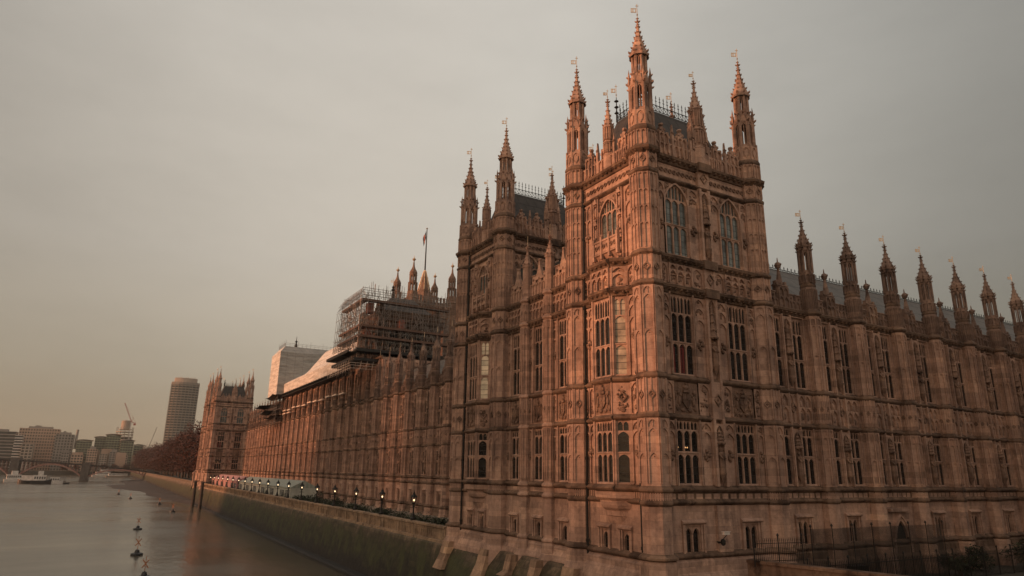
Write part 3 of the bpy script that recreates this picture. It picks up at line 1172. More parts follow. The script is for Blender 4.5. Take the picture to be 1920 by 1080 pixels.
    def ringp(k, z):
        r = []
        for x, y in P:
            mo.v.append((cx_ + (x - cx_) * k, cy_ + (y - cy_) * (.45 + .55 * k), z))
            r.append(len(mo.v) - 1)
        return r
    rr = [ringp(k, z) for k, z in ((0.02, -3.5), (.22, -3.0), (.3, -2.95), (.34, -2.6), (.6, -2.4), (.7, -2.2), (.75, -1.9), (1.02, -1.7), (1.04, -1.3))]
    for A, B in zip(rr, rr[1:]):
        for i in range(3):
            mo.f.append((A[i], A[i + 1], B[i + 1], B[i]))
    top = ringp(1.0, 16.0)
    mo.f.append(tuple(top))
    oriel = mo.build('oriel', M['stone'], T, extra=[(mos, M['stone_dark'])])
    blind_at = {(0, 1): 'glass_sky'}
    for i, (a, b, z0, z1, nl, vt, vh, fr, gl) in enumerate(winlist):
        if nl == 1 and i == 3:
            gl = 'glass_blind'
        wo = window(a, b, z0, z1, nl if nl > 1 else 1, vt, vh, fr, None, gl)
        wo.parent = T
    # rainwater pipes
    for u, z1 in ((1.2, 23.6), (7.45, 13.0)):
        dp = MB()
        dp.post(-.15 - .22, WE - u, .09, -9, z1, 6)
        for z in range(-5, int(z1), 3):
            dp.post(-.15 - .22, WE - u, .14, z, z + .22, 6)
        dp.build('rainwater_pipe', M['iron'], T)
    # ---------------- windows of the fronts
    for a, b in (W1, W2):
        wl = window(a, b, -.75, 3.75, 3, 1.42, 3.05, NF)
        wl.parent = T
        wm = window(a, b, 6.98, 13.1, 3, 9.35, 11.6, NF)
        wm.parent = T
        if a == W1[0]:
            cu = MB().fr(*NF)
            for u, w_ in ((a + .1, .3), (a + .85, .2), (a + 1.12, .2)):
                for q in range(4):
                    cu.box(u + q * w_ / 4, u + (q + .8) * w_ / 4, 7.15, 9.25 - .2 * (q % 2), -.145, -.125)
            cu.build('curtain', M['curtain'], wm)
            li = MB().fr(*NF)
            for u in (a + .25, a + .98, a + 1.16):
                li.lump(u, 1.85, .07, .06, -.146, -.125)
            li.build('lamp_glow', M['lit_window'], wl)
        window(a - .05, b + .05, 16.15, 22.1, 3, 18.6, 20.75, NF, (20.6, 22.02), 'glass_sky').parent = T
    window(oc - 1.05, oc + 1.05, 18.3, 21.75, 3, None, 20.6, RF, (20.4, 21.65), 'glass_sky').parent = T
    # ---------------- parapet with gablets and ball finials
    mp = MB()
    for fr, L in ((NF, WN), (RF, WE), ((WN, WE + .22, 0, 90), WN), ((WN + .15, 0, 0, 0), WE)):
        mp.fr(*fr)
        mp.box(.8, L - .8, 24.3, 25.6, -.35, .0, True)
        mp.blind(.95, L - .95, 24.45, 25.5, round(L / .62), [25.5], .1, .07)
        n = 5 if L > 10 else 3
        for i in range(n):
            u = .95 + (L - 1.9) * (i + .5) / n
            if L > 10 and i == 2:
                continue
            w = .75
            mp.ext([(u - w, 25.6), (u + w, 25.6), (u + w * .8, 25.95), (u + .22, 26.4), (u + .1, 26.9), (u - .1, 26.9), (u - .22, 26.4), (u - w * .8, 25.95)], -.3, .02, True)
            mp.blind(u - w * .6, u + w * .6, 24.6, 26.4, 2, [26.3], .12, .07, .02)
            mp.lump(u, 25.9, .17, .4, .02, .2)
            mp.lump(u, 26.4, .1, .11, .02, .2)
            for sg in (-1, 1):
                for q in (.15, .5, .85):
                    mp.box(u + sg * (w * (1 - q) + .12 * q) - .09, u + sg * (w * (1 - q) + .12 * q) + .09, 25.85 + q * .85, 26.05 + q * .85, -.25, .06, True)
            mp.lump(u, 27.1, .2, .2, -.25, .12)
        m = n + 1
        for i in range(m):
            u = .95 + (L - 1.9) * i / n
            if i in (0, n):
                continue
            mp.box(u - .11, u + .11, 24.4, 26.4, -.1, .16, True)
            mp.ext([(u - .11, 26.4), (u + .11, 26.4), (u, 27.3)], -.06, .12, True)
            mp.carve(u - .16, u + .16, 26.3, 26.7, 5, .1, .26, i)
    mp.build('parapet', M['stone'], T)
    # ---------------- turrets, pinnacles
    tt = tower_turret()
    tt.parent = T
    for x, y in ((0, WE), (WN, 0), (WN, WE)):
        inst(tt, T, (x, y, 0))
    for (x, y, z0, z1, z2, r) in ((5.9, -.1, 24.3, 29.6, 32.4, .46), (-.05, WE - oc - .05, 24.3, 28.2, 30.9, .36), (WN - 5.9, WE + .1, 24.3, 29.6, 32.4, .46), (WN + .05, oc, 24.3, 28.2, 30.9, .36)):
        pinnacle(x, y, z0, z1, z2, r).parent = T
    for x, y in ((5.15, -.15), (6.65, -.15)):
        pinnacle(x, y, 24.4, 27.8, 29.4, .17, vane=False).parent = T
    # ---------------- steep roof with iron cresting
    mr = MB()
    b0 = [(.7, .7), (WN - .7, .7), (WN - .7, WE - .7), (.7, WE - .7)]
    t0 = [(2.4, 2.7), (WN - 2.4, 2.7), (WN - 2.4, WE - 2.7), (2.4, WE - 2.7)]
    for P2, z in ((b0, 24.4), (t0, 30.3)):
        for x, y in P2:
            mr.v.append((x, y, z))
    for i in range(4):
        j = (i + 1) % 4
        mr.f.append((i, j, 4 + j, 4 + i))
    mr.f.append((4, 5, 6, 7))
    roof = mr.build('roof', M['slate'], T)
    mc = MB()
    T0 = [(x, y, 30.35) for x, y in t0]
    for i in range(4):
        cresting(mc, T0[i], T0[(i + 1) % 4], 1.5, .42)
        x, y = t0[i]
        mc.post(x, y, .08, 30.3, 32.8, 6, .03)
        for z in (31.2, 31.8, 32.4):
            mc.lathe8(x, y, [(.04, z - .12), (.2, z), (.04, z + .12)], k=6)
    mc.build('cresting', M['iron'], roof)
    for x in (.95, WN - 2.1):
        for y in (.95, WE - .95):
            mc = MB()
            cresting(mc, (x, y, 25.5), (x + 1.15, y, 25.5), 1.4, .4)
            mc.build('cresting', M['iron'], roof)
    wv = weather_vane(32.6, 1.5, .9).build('weather_vane', M['gold'], roof)
    wv.location = (2.4, WE - 2.7, 0)
    return T


TG = 'four-turreted towers of the palace'
towerA = make_tower((32.6, 36.4, 0), 'nearest and largest corner tower of the riverside palace, its river side glowing orange', TG)
towerB = dup(towerA, (32.6, 58.2, 0), 'second turreted tower, darker, left of the nearest corner tower', TG)
towerC = dup(towerA, (32.6, 278.5, 0), 'small far turreted tower beside the dark red trees, end of the river front', TG)
towerD = dup(towerA, (32.6, 300.3, 0), 'farthest turreted tower, just behind the small far tower', TG)
# one window of the second tower gets cream glass with a faint glow
for o in towerB.children:
    if o.name.startswith('window'):
        g = o.children[0]
        if g.data.materials[0] == M['glass_blind']:
            g.data = g.data.copy()
            g.data.materials[0] = M['glass_lit']
for o in towerC.children:
    pass


# ------------------------------------------------------------------ ranges of equal bays
BW = 6.3


def bay_wall(door=False, n_base=1, wide=BW, statues=True):
    """one bay of a range between two turrets, local frame x along the wall, wall plane y = 0"""
    mb, ms = MB(), MB()
    W1, W2 = (0.98, 2.48), (3.82, 5.32)
    holes = []
    for a, b in (W1, W2):
        holes += [(a, b, -.75, 3.75), (a, b, 6.98, 13.05)]
    if not door:
        holes.append((2.5, 3.8, -5.1, -3.3))
    mb.wall(0, wide, -5.4, 13.6, holes)
    ms.prof(0, wide, [(0, -9.5), (.7, -9.5), (.5, -6.6), (.28, -6.2), (.28, -5.7), (0, -5.4)])
    for z, kd in ((-1.95, 'thin'), (-1.1, 'sill'), (3.85, 'thin'), (6.62, 'sill'), (13.45, 'big')):
        ms.string(.5, wide - .5, z, kd)
    ms.box(.5, wide - .5, -1.8, -1.2, 0, .03)
    ms.string(.5, wide - .5, -5.45, 'sill', .03)
    mb.box(2.56, 2.72, -.8, 13.2, 0, .22)
    mb.box(3.58, 3.74, -.8, 13.2, 0, .22)
    for i, (z, h) in enumerate(((-.6, 4.2), (7.1, 5.9))):
        statue(mb, 3.15, -.2, z + .75, 1.7)
        canopy(mb, 3.15, -.16, z + 2.7, h - 2.9)
        mb.fr(0, 0, 0, -90)
        mb.carve(2.72, 3.58, z + h - 1.6, z + h - .2, 12, .02, .2, 7 + i)
        mb.spandrel(2.72, 3.58, z + h - .7, z + h - .15, z + h, 0, .2, 3)
    if not door:
        n0 = len(mb.v)
        mb.v += _mx.v
        mb.f += [tuple(i + n0 for i in f) for f in _mx.f]
    mb.diamond(3.15, 5.4, .4, 0, .14)
    mb.blind(2.6, 3.7, 4.25, 6.5, 2, [6.5], .09, .07)
    for a, b in (W1, W2):
        mb.blind(a, b, 4.25, 6.5, 2, [6.5, 5.5], .13, .08)
        for i in range(2):
            u = a + (i + .5) * (b - a) / 2
            mb.carve(u - .28, u + .28, 4.35, 5.1, 7, 0, .14, 20 + i)
            mb.lump(u, 5.75, .19, .3, 0, .16)
        for z0, z1 in ((-.75, 3.75), (6.98, 13.05)):
            for u in (a - .07, b + .07):
                mb.box(u - .06, u + .06, z0, z1 + .1, 0, .14)
            mb.box(a - .14, b + .14, z1 + .02, z1 + .14, 0, .12)
    for i in range(7):
        u = 1.1 + i * .68
        mb.box(u - .26, u + .26, -1.78, -1.3, 0, .05)
    return mb, ms


def door_way(mb):
    md = MB()
    mb.archring(2.35, 3.95, -5.0, -3.6, .28, 0, .25, 6)
    mb.archring(2.1, 4.2, -5.0, -3.25, .12, 0, .34, 6)
    mb.box(1.8, 2.07, -8.0, -5.0, 0, .3)
    mb.box(4.23, 4.5, -8.0, -5.0, 0, .3)
    mb.box(1.75, 4.55, -2.85, -2.6, 0, .34)
    return md


def parapet_bay(wide=BW):
    mb = MB()
    z0 = 13.75
    parapet_run(mb, .55, 2.5, z0, 1.35, .82)
    parapet_run(mb, 3.8, wide - .55, z0, 1.35, .82)
    mb.box(2.5, 3.8, z0, 15.7, -.4, .08, True)
    mb.prof(2.44, 3.86, [(-.45, 15.7), (.16, 15.7), (.16, 15.8), (-.15, 15.95), (-.45, 15.8)])
    mb.blind(2.55, 3.75, z0 + .1, 15.6, 2, [15.6, 14.8], .1, .08, .08)
    for u in (2.6, 3.15, 3.7):
        mb.box(u - .12, u + .12, 15.85, 16.15, -.3, .05, True)
    mb.lathe8(3.15, .15, [(.26, 15.9), (.2, 16.5), (.12, 17.0), (.1, 17.3), (.2, 17.38), (.27, 17.6), (.2, 17.82), (.06, 17.92), (.03, 18.3)], k=8)
    for a in range(0, 360, 90):
        mb.crocket(3.15 + .2 * cos(radians(a)), .15 + .2 * sin(radians(a)), 17.6, a, .2)
    return mb


win_lo = proto(window(.98, 2.48, -.75, 3.75, 2, 1.42, 3.1))
win_hi = proto(window(.98, 2.48, 6.98, 13.05, 2, 9.35, 11.6))
_mx = MB()
win_base = base_window(_mx, None, (0, 0, 0, -90), 2.5, 3.8, -5.1, -3.3)
PROTO.append(win_base)
rturret = proto(range_turret())
_a, _b = bay_wall()
wall_bay = proto(_a.build('wall', M['stone'], extra=[(_b, M['stone_dark'])]))
par_bay = proto(parapet_bay().build('parapet', M['stone_worn']))


def make_range(name, label, loc, rot, n, bw, last=True, first=True, door=None, roof=True, parapet=True, base=True, group=None, depth=11.0, windows=True):
    R = thing(name, label, 'palace wing', loc, rot, group)
    s = bw / BW
    for k in range(n):
        x = k * bw
        sc = (s, 1, 1)
        if door == k:
            mb, ms = bay_wall(door=True)
            door_way(mb)
            mb.build('wall', M['stone'], R, (x, 0, 0), extra=[(ms, M['stone_dark'])]).scale = sc
            dm = MB()
            dm.ext([(2.35, -8.0)] + [q for q in dm.arch(2.35, 3.95, -5.0, -3.6, 6)] + [(3.95, -8.0)], 0.0, .05)
            dd = dm.build('door', M['wood'], R, (x, 0, 0))
            dd.scale = sc
        else:
            inst(wall_bay, R, (x, 0, 0), scale=sc)
            if base:
                inst(win_base, R, (x, 0, 0), scale=sc)
        if parapet:
            inst(par_bay, R, (x, 0, 0), scale=sc)
        if windows:
            for wsrc in (win_lo, win_hi):
                inst(wsrc, R, (x, 0, 0), scale=sc)
                inst(wsrc, R, (x + 2.84 * s, 0, 0), scale=sc)
        if k or first:
            inst(rturret, R, (x, -.3, 0))
    if last:
        inst(rturret, R, (n * bw, -.3, 0))
    L = n * bw
    if roof:
        mr = MB()
        zr = 19.6
        for y, z in ((.7, 13.9), (depth / 2, zr), (depth - .7, 13.9)):
            for x in (-.9, L + .9):
                mr.v.append((x, y, z))
        mr.f += [(0, 1, 3, 2), (2, 3, 5, 4), (0, 2, 4), (1, 5, 3)]
        ro = mr.build('roof', M['roof_grey'], R)
        mc = MB()
        cresting(mc, (0, depth / 2, zr), (L, depth / 2, zr), .55, .55)
        mc.build('cresting', M['iron'], ro)
    return R


def grey_roof():
    m, n, b = mat("grey iron roof plates")
    tcn = n.new('ShaderNodeTexCoord')
    mp = n.new('ShaderNodeMapping')
    mp.inputs['Rotation'].default_value = (0, 0, 0)
    s = n.new('ShaderNodeSeparateXYZ')
    n.link(tcn.outputs['Object'], s.inputs[0])
    a = n.math('ADD', s.outputs[0], n.math('MULTIPLY', s.outputs[2], 0.9))
    c = n.math('SUBTRACT', s.outputs[0], n.math('MULTIPLY', s.outputs[2], 0.9))
    la = n.math('LESS_THAN', n.math('FRACT', n.math('MULTIPLY', a, 0.55)), 0.07)
    lb = n.math('LESS_THAN', n.math('FRACT', n.math('MULTIPLY', s.outputs[2], 0.8)), 0.09)
    ln = n.math('MAXIMUM', la, lb)
    f = n.noise(tcn.outputs['Object'], 0.7, 5.0)
    base = n.ramp(f, [(0.3, (0.105, 0.095, 0.086)), (0.7, (0.165, 0.15, 0.136))])
    n.link(n.mix(ln, base, (0.075, 0.072, 0.068)), b.inputs['Base Color'])
    b.inputs['Roughness'].default_value = 0.5
    bn = n.new('ShaderNodeBump', i_Strength=0.7, i_Distance=0.06)
    n.link(ln, bn.inputs['Height'])
    n.link(bn.outputs[0], b.inputs['Normal'])
    return m


M['roof_grey'] = grey_roof()
NRX = 44.75
north = make_range('north_wing', 'long shaded north wing with a row of seven spired turrets, right of the corner tower',
                   (44.65, 36.6, 0), 0, 9, 6.3, first=False, door=2, group=None)
# link between the two near towers
XC = 44.9


def make_link(loc, label):
    """three narrow bays between two towers, slim buttress pinnacles between"""
    R = thing('link_wing', label, 'palace wing', loc, -90)
    n, bw = 3, 4.0
    L = n * bw
    mb, ms = MB(), MB()
    holes = []
    for k in range(n):
        c = (k + .5) * bw
        holes += [(c - .75, c + .75, -.75, 3.75), (c - .75, c + .75, 6.98, 13.1), (c - .4, c + .4, -5.4, -4.0)]
    mb.wall(-.3, L + .3, -5.5, 16.0, holes)
    mb.prof(-.3, L + .3, [(0, -9.5), (.7, -9.5), (.55, -6.8), (.4, -6.5), (.25, -6.2), (.25, -5.9), (0, -5.6)])
    for z, kd in ((-1.95, 'thin'), (-1.1, 'sill'), (3.85, 'thin'), (6.62, 'sill'), (13.4, 'big'), (15.72, 'big'), (-5.55, 'sill')):
        ms.string(-.3, L + .3, z, kd)
    for k in range(n):
        c = (k + .5) * bw
        base_window(mb, R, (0, 0, 0, -90), c - .4, c + .4, -5.4, -4.0, 1)
        for sg in (-1, 1):
            a, b = (c + .95, c + 1.5) if sg > 0 else (c - 1.5, c - .95)
            for z0, z1, hs in ((-.7, 3.7, [3.7, 3.0]), (7.0, 13.0, [13.0, 12.3, 11.4])):
                mb.blind(a, b, z0, z1, 1, hs, .1, .08)
                mb.fleuron((a + b) / 2, (z0 + z1) / 2 - .1, .4, 0, .18)
            mb.blind(a, b, 4.25, 6.5, 1, [6.5], .12, .08)
            mb.carve(a, b, 4.3, 6.4, 12, 0, .14, k * 3 + sg)
        for z0, z1 in ((-.75, 3.75), (6.98, 13.1)):
            for u in (c - .82, c + .82):
                mb.box(u - .06, u + .06, z0, z1 + .1, 0, .14)
        crest(mb, c - .75, c + .75, 4.25, 6.45, 31 + k)
        mb.blind(c - 1.5, c + 1.5, 13.85, 15.4, 5, [15.4, 14.8], .13, .08)
        for i in range(5):
            mb.carve(c - 1.5 + i * .6 + .05, c - .9 + i * .6 - .05, 13.9, 14.6, 5, 0, .12, i)
    mb.build('wall', M['stone'], R, extra=[(ms, M['stone_dark'])])
    for k in range(n):
        c = (k + .5) * bw
        window(c - .75, c + .75, -.75, 3.75, 2, 1.42, 3.1).parent = R
        window(c - .75, c + .75, 6.98, 13.1, 2, 9.35, 11.6).parent = R
    mp = MB()
    for k in range(n):
        a = k * bw
        parapet_run(mp, a + .5, a + bw - .5, 16.1, 2.0, 1.0)
        u = a + bw / 2
        mp.ext([(u - .7, 17.6), (u + .7, 17.6), (u + .2, 18.7), (u + .08, 19.4), (u - .08, 19.4), (u - .2, 18.7)], -.28, .04, True)
        mp.lump(u, 19.5, .18, .2, -.2, .14)
    mp.build('parapet', M['stone'], R)
    # slim buttresses, each running up into a gilded pinnacle
    for k in range(1, n):
        bm = MB()
        r = .52
        bm.lathe8(0, 0, [(.95, -9.5), (.9, -6.9), (.7, -6.4), (.7, -5.8), (r, -5.4), (r, 16.0), (r * .85, 16.2), (r * .8, 19.3)])
        for z in (-5.5, -1.95, -1.1, 3.85, 6.62, 13.4, 15.72):
            bm.lathe8(0, 0, [(r - .02, z - .2), (r + .16, z - .02), (r + .16, z + .1), (r - .02, z + .34)])
        shaft_panels(bm, r, [('panel', -.62, 3.72), ('diamond', 4.2, 6.5), ('panel', 6.95, 13.2), ('diamond', 13.8, 15.4)])
        spire(bm, 19.3, .42, 2.1, 8, 4, .13)
        bo = bm.build('buttress', M['stone'], R, (k * bw, -.1, 0))
        weather_vane(21.35, 1.1, .8).build('weather_vane', M['gold'], bo)
    mr = MB()
    for y, z in ((.9, 16.0), (4.5, 21.0), (9, 21.0)):
        for x in (-.4, L + .4):
            mr.v.append((x, y, z))
    mr.f += [(0, 1, 3, 2), (2, 3, 5, 4)]
    mr.build('roof', M['slate'], R)
    return R


linkA = make_link((32.75, 57.6, 0), 'narrow three bay wing between the two nearest towers')
linkC = dup(linkA, (32.75, 299.7, 0), 'three bay wing between the two farthest towers')
linkA_len = 12.0

# river curtain: north part, raised centre, south part
CW = 5.65
curN = make_range('river_wing', 'river wing behind the terrace lamps, just left of the second tower', (44.9, 130.2, 0), -90, 11, CW, last=False, group='river wings of the palace')
curM = make_range('river_wing', 'taller middle part of the river front under white sheeting and scaffolding', (44.9, 219.0, 0), -90, 15, 5.92, last=False, roof=False, parapet=False, group='river wings of the palace')
curS = make_range('river_wing', 'far river wing with a row of small spikes, right of the small far tower', (44.9, 277.5, 0), -90, 12, 4.875, last=False, group='river wings of the palace')
# upper storey of the middle part
mu, mus, mug = MB(), MB(), MB()
holes = []
for k in range(15):
    x = k * 5.92
    if k not in (0, 13, 14):
        holes += [(x + 1.2, x + 2.6, 15.0, 20.3), (x + 3.4, x + 4.8, 15.0, 20.3)]
mu.wall(-.9, 15 * 5.92 + .9, 13.5, 22.0, holes, .6)
for k in (0, 13, 14):
    x = k * 5.92
    mu.blind(x + 1.0, x + 5.0, 14.3, 21.5, 7, [21.5, 18.0], .16, .14)
mus.string(-.9, 15 * 5.92 + .9, 21.9, 'big')
mus.string(-.9, 15 * 5.92 + .9, 14.2, 'thin')
for a, b, c, e in holes:
    mug.face([(a, c, -.5), (b, c, -.5), (b, e, -.5), (a, e, -.5)])
L15 = 15 * 5.92 + .9
mu.fr(L15, 0, 0, 0)
mu.wall(0, 12, 13.5, 22)
mu.blind(.3, 11.7, 14.3, 21.5, 14, [21.5, 18], .16, .14)
mu.fr(-.9, 12, 0, 180)
mu.wall(0, 12, 13.5, 22)
uo = mu.build('upper_storey', M['stone'], curM, extra=[(mus, M['stone_dark'])])
mug.build('glass', M['glass'], uo)
drop_protos()


# ------------------------------------------------------------------ river, land, embankment
def water_mat():
    m, n, b = mat("silty river water")
    g = n.new('ShaderNodeNewGeometry')
    pos = g.outputs['Position']
    f = n.noise(n.map(pos, (0.03, 0.012, 1)), 1.0, 4.0)
    n.link(n.ramp(f, [(0.3, (0.068, 0.056, 0.038)), (0.7, (0.095, 0.080, 0.055))]), b.inputs['Base Color'])
    b.inputs['IOR'].default_value = 1.33
    r = n.noise(n.map(pos, (0.02, 0.05, 1)), 1.0, 3.0)
    n.link(n.ramp(r, [(0.35, 0.14), (0.65, 0.25)]), b.inputs['Roughness'])
    bn = n.new('ShaderNodeBump', i_Strength=0.22, i_Distance=0.25)
    w1 = n.noise(n.map(pos, (0.7, 0.35, 1)), 0.9, 4.0)
    w2 = n.noise(n.map(pos, (0.08, 0.05, 1)), 1.0, 3.0)
    n.link(n.math('ADD', w1, n.math('MULTIPLY', w2, 1.5)), bn.inputs['Height'])
    n.link(bn.outputs[0], b.inputs['Normal'])
    return m


def moss_wall_mat(name, top=-6.9, low=-12.6):
    """river wall: pale stone above, weed green then dark slime towards the low-water line, ragged by noise"""
    m, n, b = mat(name)
    g = n.new('ShaderNodeNewGeometry')
    pos = g.outputs['Position']
    s = n.new('ShaderNodeSeparateXYZ')
    n.link(pos, s.inputs[0])
    c = n.new('ShaderNodeCombineXYZ')
    n.link(n.math('ADD', s.outputs[0], s.outputs[1]), c.inputs[0])
    n.link(s.outputs[2], c.inputs[1])
    br = n.new('ShaderNodeTexBrick', i_Scale=1.0)
    br.inputs['Mortar Size'].default_value = 0.012
    br.inputs['Brick Width'].default_value = 1.7
    br.inputs['Row Height'].default_value = 0.6
    br.inputs['Color1'].default_value = (1, 1, 1, 1)
    br.inputs['Color2'].default_value = (0.4, 0.4, 0.4, 1)
    br.inputs['Mortar'].default_value = (0.2, 0.2, 0.2, 1)
    n.link(c.outputs[0], br.inputs['Vector'])
    ns = n.noise(n.map(pos, (0.25, 0.25, 0.5)), 1.0, 7.0, 0.7)
    ns2 = n.noise(n.map(pos, (1.1, 1.1, 0.18)), 1.0, 6.0, 0.65)
    wob = n.math('ADD', n.math('MULTIPLY', n.math('SUBTRACT', ns, 0.5), 3.4), n.math('MULTIPLY', n.math('SUBTRACT', ns2, 0.5), 3.2))
    h = n.math('ADD', s.outputs[2], wob)
    q = n.math('DIVIDE', n.math('SUBTRACT', h, low), top - low)
    col = n.ramp(q, [(0.0, (0.014, 0.011, 0.009)), (0.22, (0.022, 0.017, 0.011)), (0.42, (0.030, 0.027, 0.011)), (0.66, (0.048, 0.042, 0.017)),
                     (0.86, (0.095, 0.07, 0.042)), (1.0, (0.19, 0.135, 0.09))])
    fine = n.noise(pos, 1.3, 8.0, 0.75)
    col = n.mix(1.0, col, n.ramp(fine, [(0.32, 0.35), (0.66, 1.5)]), 'MULTIPLY')
    col = n.mix(0.75, col, n.mix(1.0, col, br.outputs['Color'], 'MULTIPLY'))
    # clumps of green weed hanging on the wall
    weed = n.noise(n.map(pos, (0.5, 0.5, 0.28)), 1.0, 7.0, 0.7)
    wm = n.math('MULTIPLY', n.ramp(weed, [(0.46, 0.0), (0.58, 1.0)]), n.ramp(q, [(0.1, 0.0), (0.3, 0.9), (0.75, 0.7), (0.95, 0.0)]))
    col = n.mix(wm, col, n.mix(fine, (0.016, 0.020, 0.006), (0.070, 0.078, 0.020)))
    n.link(col, b.inputs['Base Color'])
    b.inputs['Roughness'].default_value = 0.8
    bn = n.new('ShaderNodeBump', i_Strength=0.6, i_Distance=0.1)
    n.link(n.math('ADD', fine, n.math('MULTIPLY', br.outputs['Color'], 0.4)), bn.inputs['Height'])
    n.link(bn.outputs[0], b.inputs['Normal'])
    return m


M['water'] = water_mat()
M['moss'] = moss_wall_mat("weedy river wall stone")
M['cope'] = stone_mat("coping stone", (0.36, 0.26, 0.18), soot=0.55, streak=0.5, bw=1.9, bh=0.7)
M['mud'] = plain("wet mud", (0.04, 0.028, 0.022), 0.8, var=0.4, scale=0.15, bump=0.3)
M['land'] = plain("dark ground", (0.055, 0.05, 0.04), 0.95, var=0.35, scale=0.2)
M['paving'] = plain("terrace paving", (0.22, 0.18, 0.14), 0.9, var=0.2, scale=0.8)

WZ = -13.3
wb = MB()
wb.v += [(-900, -200, WZ), (33.0, -200, WZ), (33.0, 1132, WZ), (-900, 1132, WZ)]
wb.f.append((0, 1, 2, 3))
kind(wb.build('water', M['water']), 'structure')
gb = MB()
gz = -7.9
gb.v += [(32.6, -300, gz), (9000, -300, gz), (9000, 1130, gz), (32.6, 1130, gz), (9000, 12000, gz), (-9000, 12000, gz), (-9000, 1130, gz), (-900, 1130, gz), (-900, -300, gz), (-9000, -300, gz),
         (32.6, -300, -15), (32.6, 1130, -15), (-900, 1130, -15), (-900, -300, -15)]
gb.f += [(0, 1, 2, 3), (6, 2, 4, 5), (6, 7, 8, 9), (0, 3, 11, 10), (3, 7, 12, 11), (7, 8, 13, 12)]
kind(gb.build('ground', M['land']), 'structure')
tb = MB()
tb.fr(32.0, 277.5, 0, 180)
tb.box(0, 210.5, -8.6, -6.65, -12.8, -.02)
kind(tb.build('terrace', M['paving']), 'structure')


def extrude_y(mb, pts, y0, y1, n=1):
    for k in range(n):
        a, b = y0 + (y1 - y0) * k / n, y0 + (y1 - y0) * (k + 1) / n
        base = len(mb.v)
        mb.v += [(x, a, z) for x, z in pts] + [(x, b, z) for x, z in pts]
        m = len(pts)
        for i in range(m - 1):
            mb.f.append((base + i, base + m + i, base + m + i + 1, base + i + 1))
    base = len(mb.v)
    mb.v += [(x, y0, z) for x, z in pts]
    mb.f.append(tuple(range(base, base + len(pts))))
    base = len(mb.v)
    mb.v += [(x, y1, z) for x, z in pts]
    mb.f.append(tuple(reversed(range(base, base + len(pts)))))


FOOT = [(31.0, -7.45), (30.45, -10.2), (30.0, -12.75), (29.2, -12.8), (28.9, -13.0), (28.6, -14.2), (33, -14.2)]
rw = thing('river_wall', 'long mossy stone river wall below the terrace lamps and the towers', 'river wall')
mw, mcp = MB(), MB()
extrude_y(mw, [(33, -7.0), (31.45, -7.0)] + FOOT, 67.6, 277.5)
# sloping apron in front of the two pavilions
for y0, y1 in ((-40, 67.6), (277.5, 310.5)):
    extrude_y(mw, [(33.4, -6.7), (32.0, -6.95), (30.95, -8.7), (30.5, -9.7)] + FOOT[2:], y0, y1)
mw.build('wall_face', M['moss'], rw)
extrude_y(mcp, [(32.1, -7.0), (32.1, -5.9), (32.2, -5.85), (32.2, -5.66), (31.85, -5.58), (31.3, -5.66), (31.3, -5.85), (31.45, -5.92), (31.45, -7.0), (31.15, -7.05), (31.15, -7.3), (31.4, -7.5), (32.1, -7.5)], 67.6, 277.5)
mcp.fr(31.45, 277.5, 0, 180)
for i in range(39):
    u = .2 + i * 5.3
    mcp.box(u, u + .55, -7.05, -5.9, 0, .13)
    for j in range(8):
        q = u + .85 + j * .56
        mcp.box(q - .05, q + .05, -6.85, -6.05, 0, .05)
    mcp.box(u + .5, u + 5.3, -6.06, -5.96, 0, .06)
mcp.build('parapet', M['cope'], rw)
gw = MB()
extrude_y(gw, [(33, -5.6), (31.4, -5.6), (31.4, -6.1), (31.5, -6.2)] + FOOT, 310.5, 1128)
tag(gw.build('embankment_wall', M['moss']), 'lower river wall beyond the far tower, running below the dark red trees', 'river wall')
# stone feet of the towers standing on the apron
ft = MB()
for y in (36.4, 44.8, 58.4, 66.6, 49.7, 53.7):
    small = y in (49.7, 53.7)
    w = .45 if small else .75
    z0 = -8.5 if small else -9.5
    base = len(ft.v)
    for (x, z, ww) in ((31.1, -6.9, w), (30.75, -8.2, w * 1.05), (30.15, z0, w * 1.35), (32.4, -6.9, w), (32.4, -8.2, w), (32.4, z0, w * 1.3)):
        ft.v += [(x, y - ww, z), (x, y + ww, z)]
    ft.f += [(base, base + 1, base + 3, base + 2), (base + 2, base + 3, base + 5, base + 4), (base, base + 2, base + 8, base + 6), (base + 2, base + 4, base + 10, base + 8),
             (base + 1, base + 7, base + 9, base + 3), (base + 3, base + 9, base + 11, base + 5), (base, base + 6, base + 7, base + 1)]
ft.build('buttress_foot', M['stone_base'], rw)

# mud bank at the foot of the garden wall
mud = MB()
N = 26
for i in range(N + 1):
    q = i / N
    y = 268 + q * 620
    w = (2 + 26 * sin(pi * min(1, q * 1.05)) ** 1.3) * (1 + .22 * sin(q * 19) + .1 * sin(q * 43))
    for j in range(7):
        t = j / 6
        x = 31.2 - w * t
        z = -12.2 - 1.3 * t ** 1.4 + .10 * sin(y * .7 + j * 2.1)
        mud.v.append((x, y, z))
for i in range(N):
    for j in range(6):
        a = i * 7 + j
        mud.f.append((a, a + 1, a + 8, a + 7))
kind(mud.build('mud_bank', M['mud']), 'structure')

# ------------------------------------------------------------------ terrace lamps
M['bulb'] = plain("lit lamp globe", (0.9, 0.8, 0.6), 0.4, emis=(1.0, 0.70, 0.38), es=3.0)
M['lamp_glass'] = plain("lamp lantern panes", (0.25, 0.2, 0.15), 0.25, emis=(1.0, 0.6, 0.3), es=0.10)


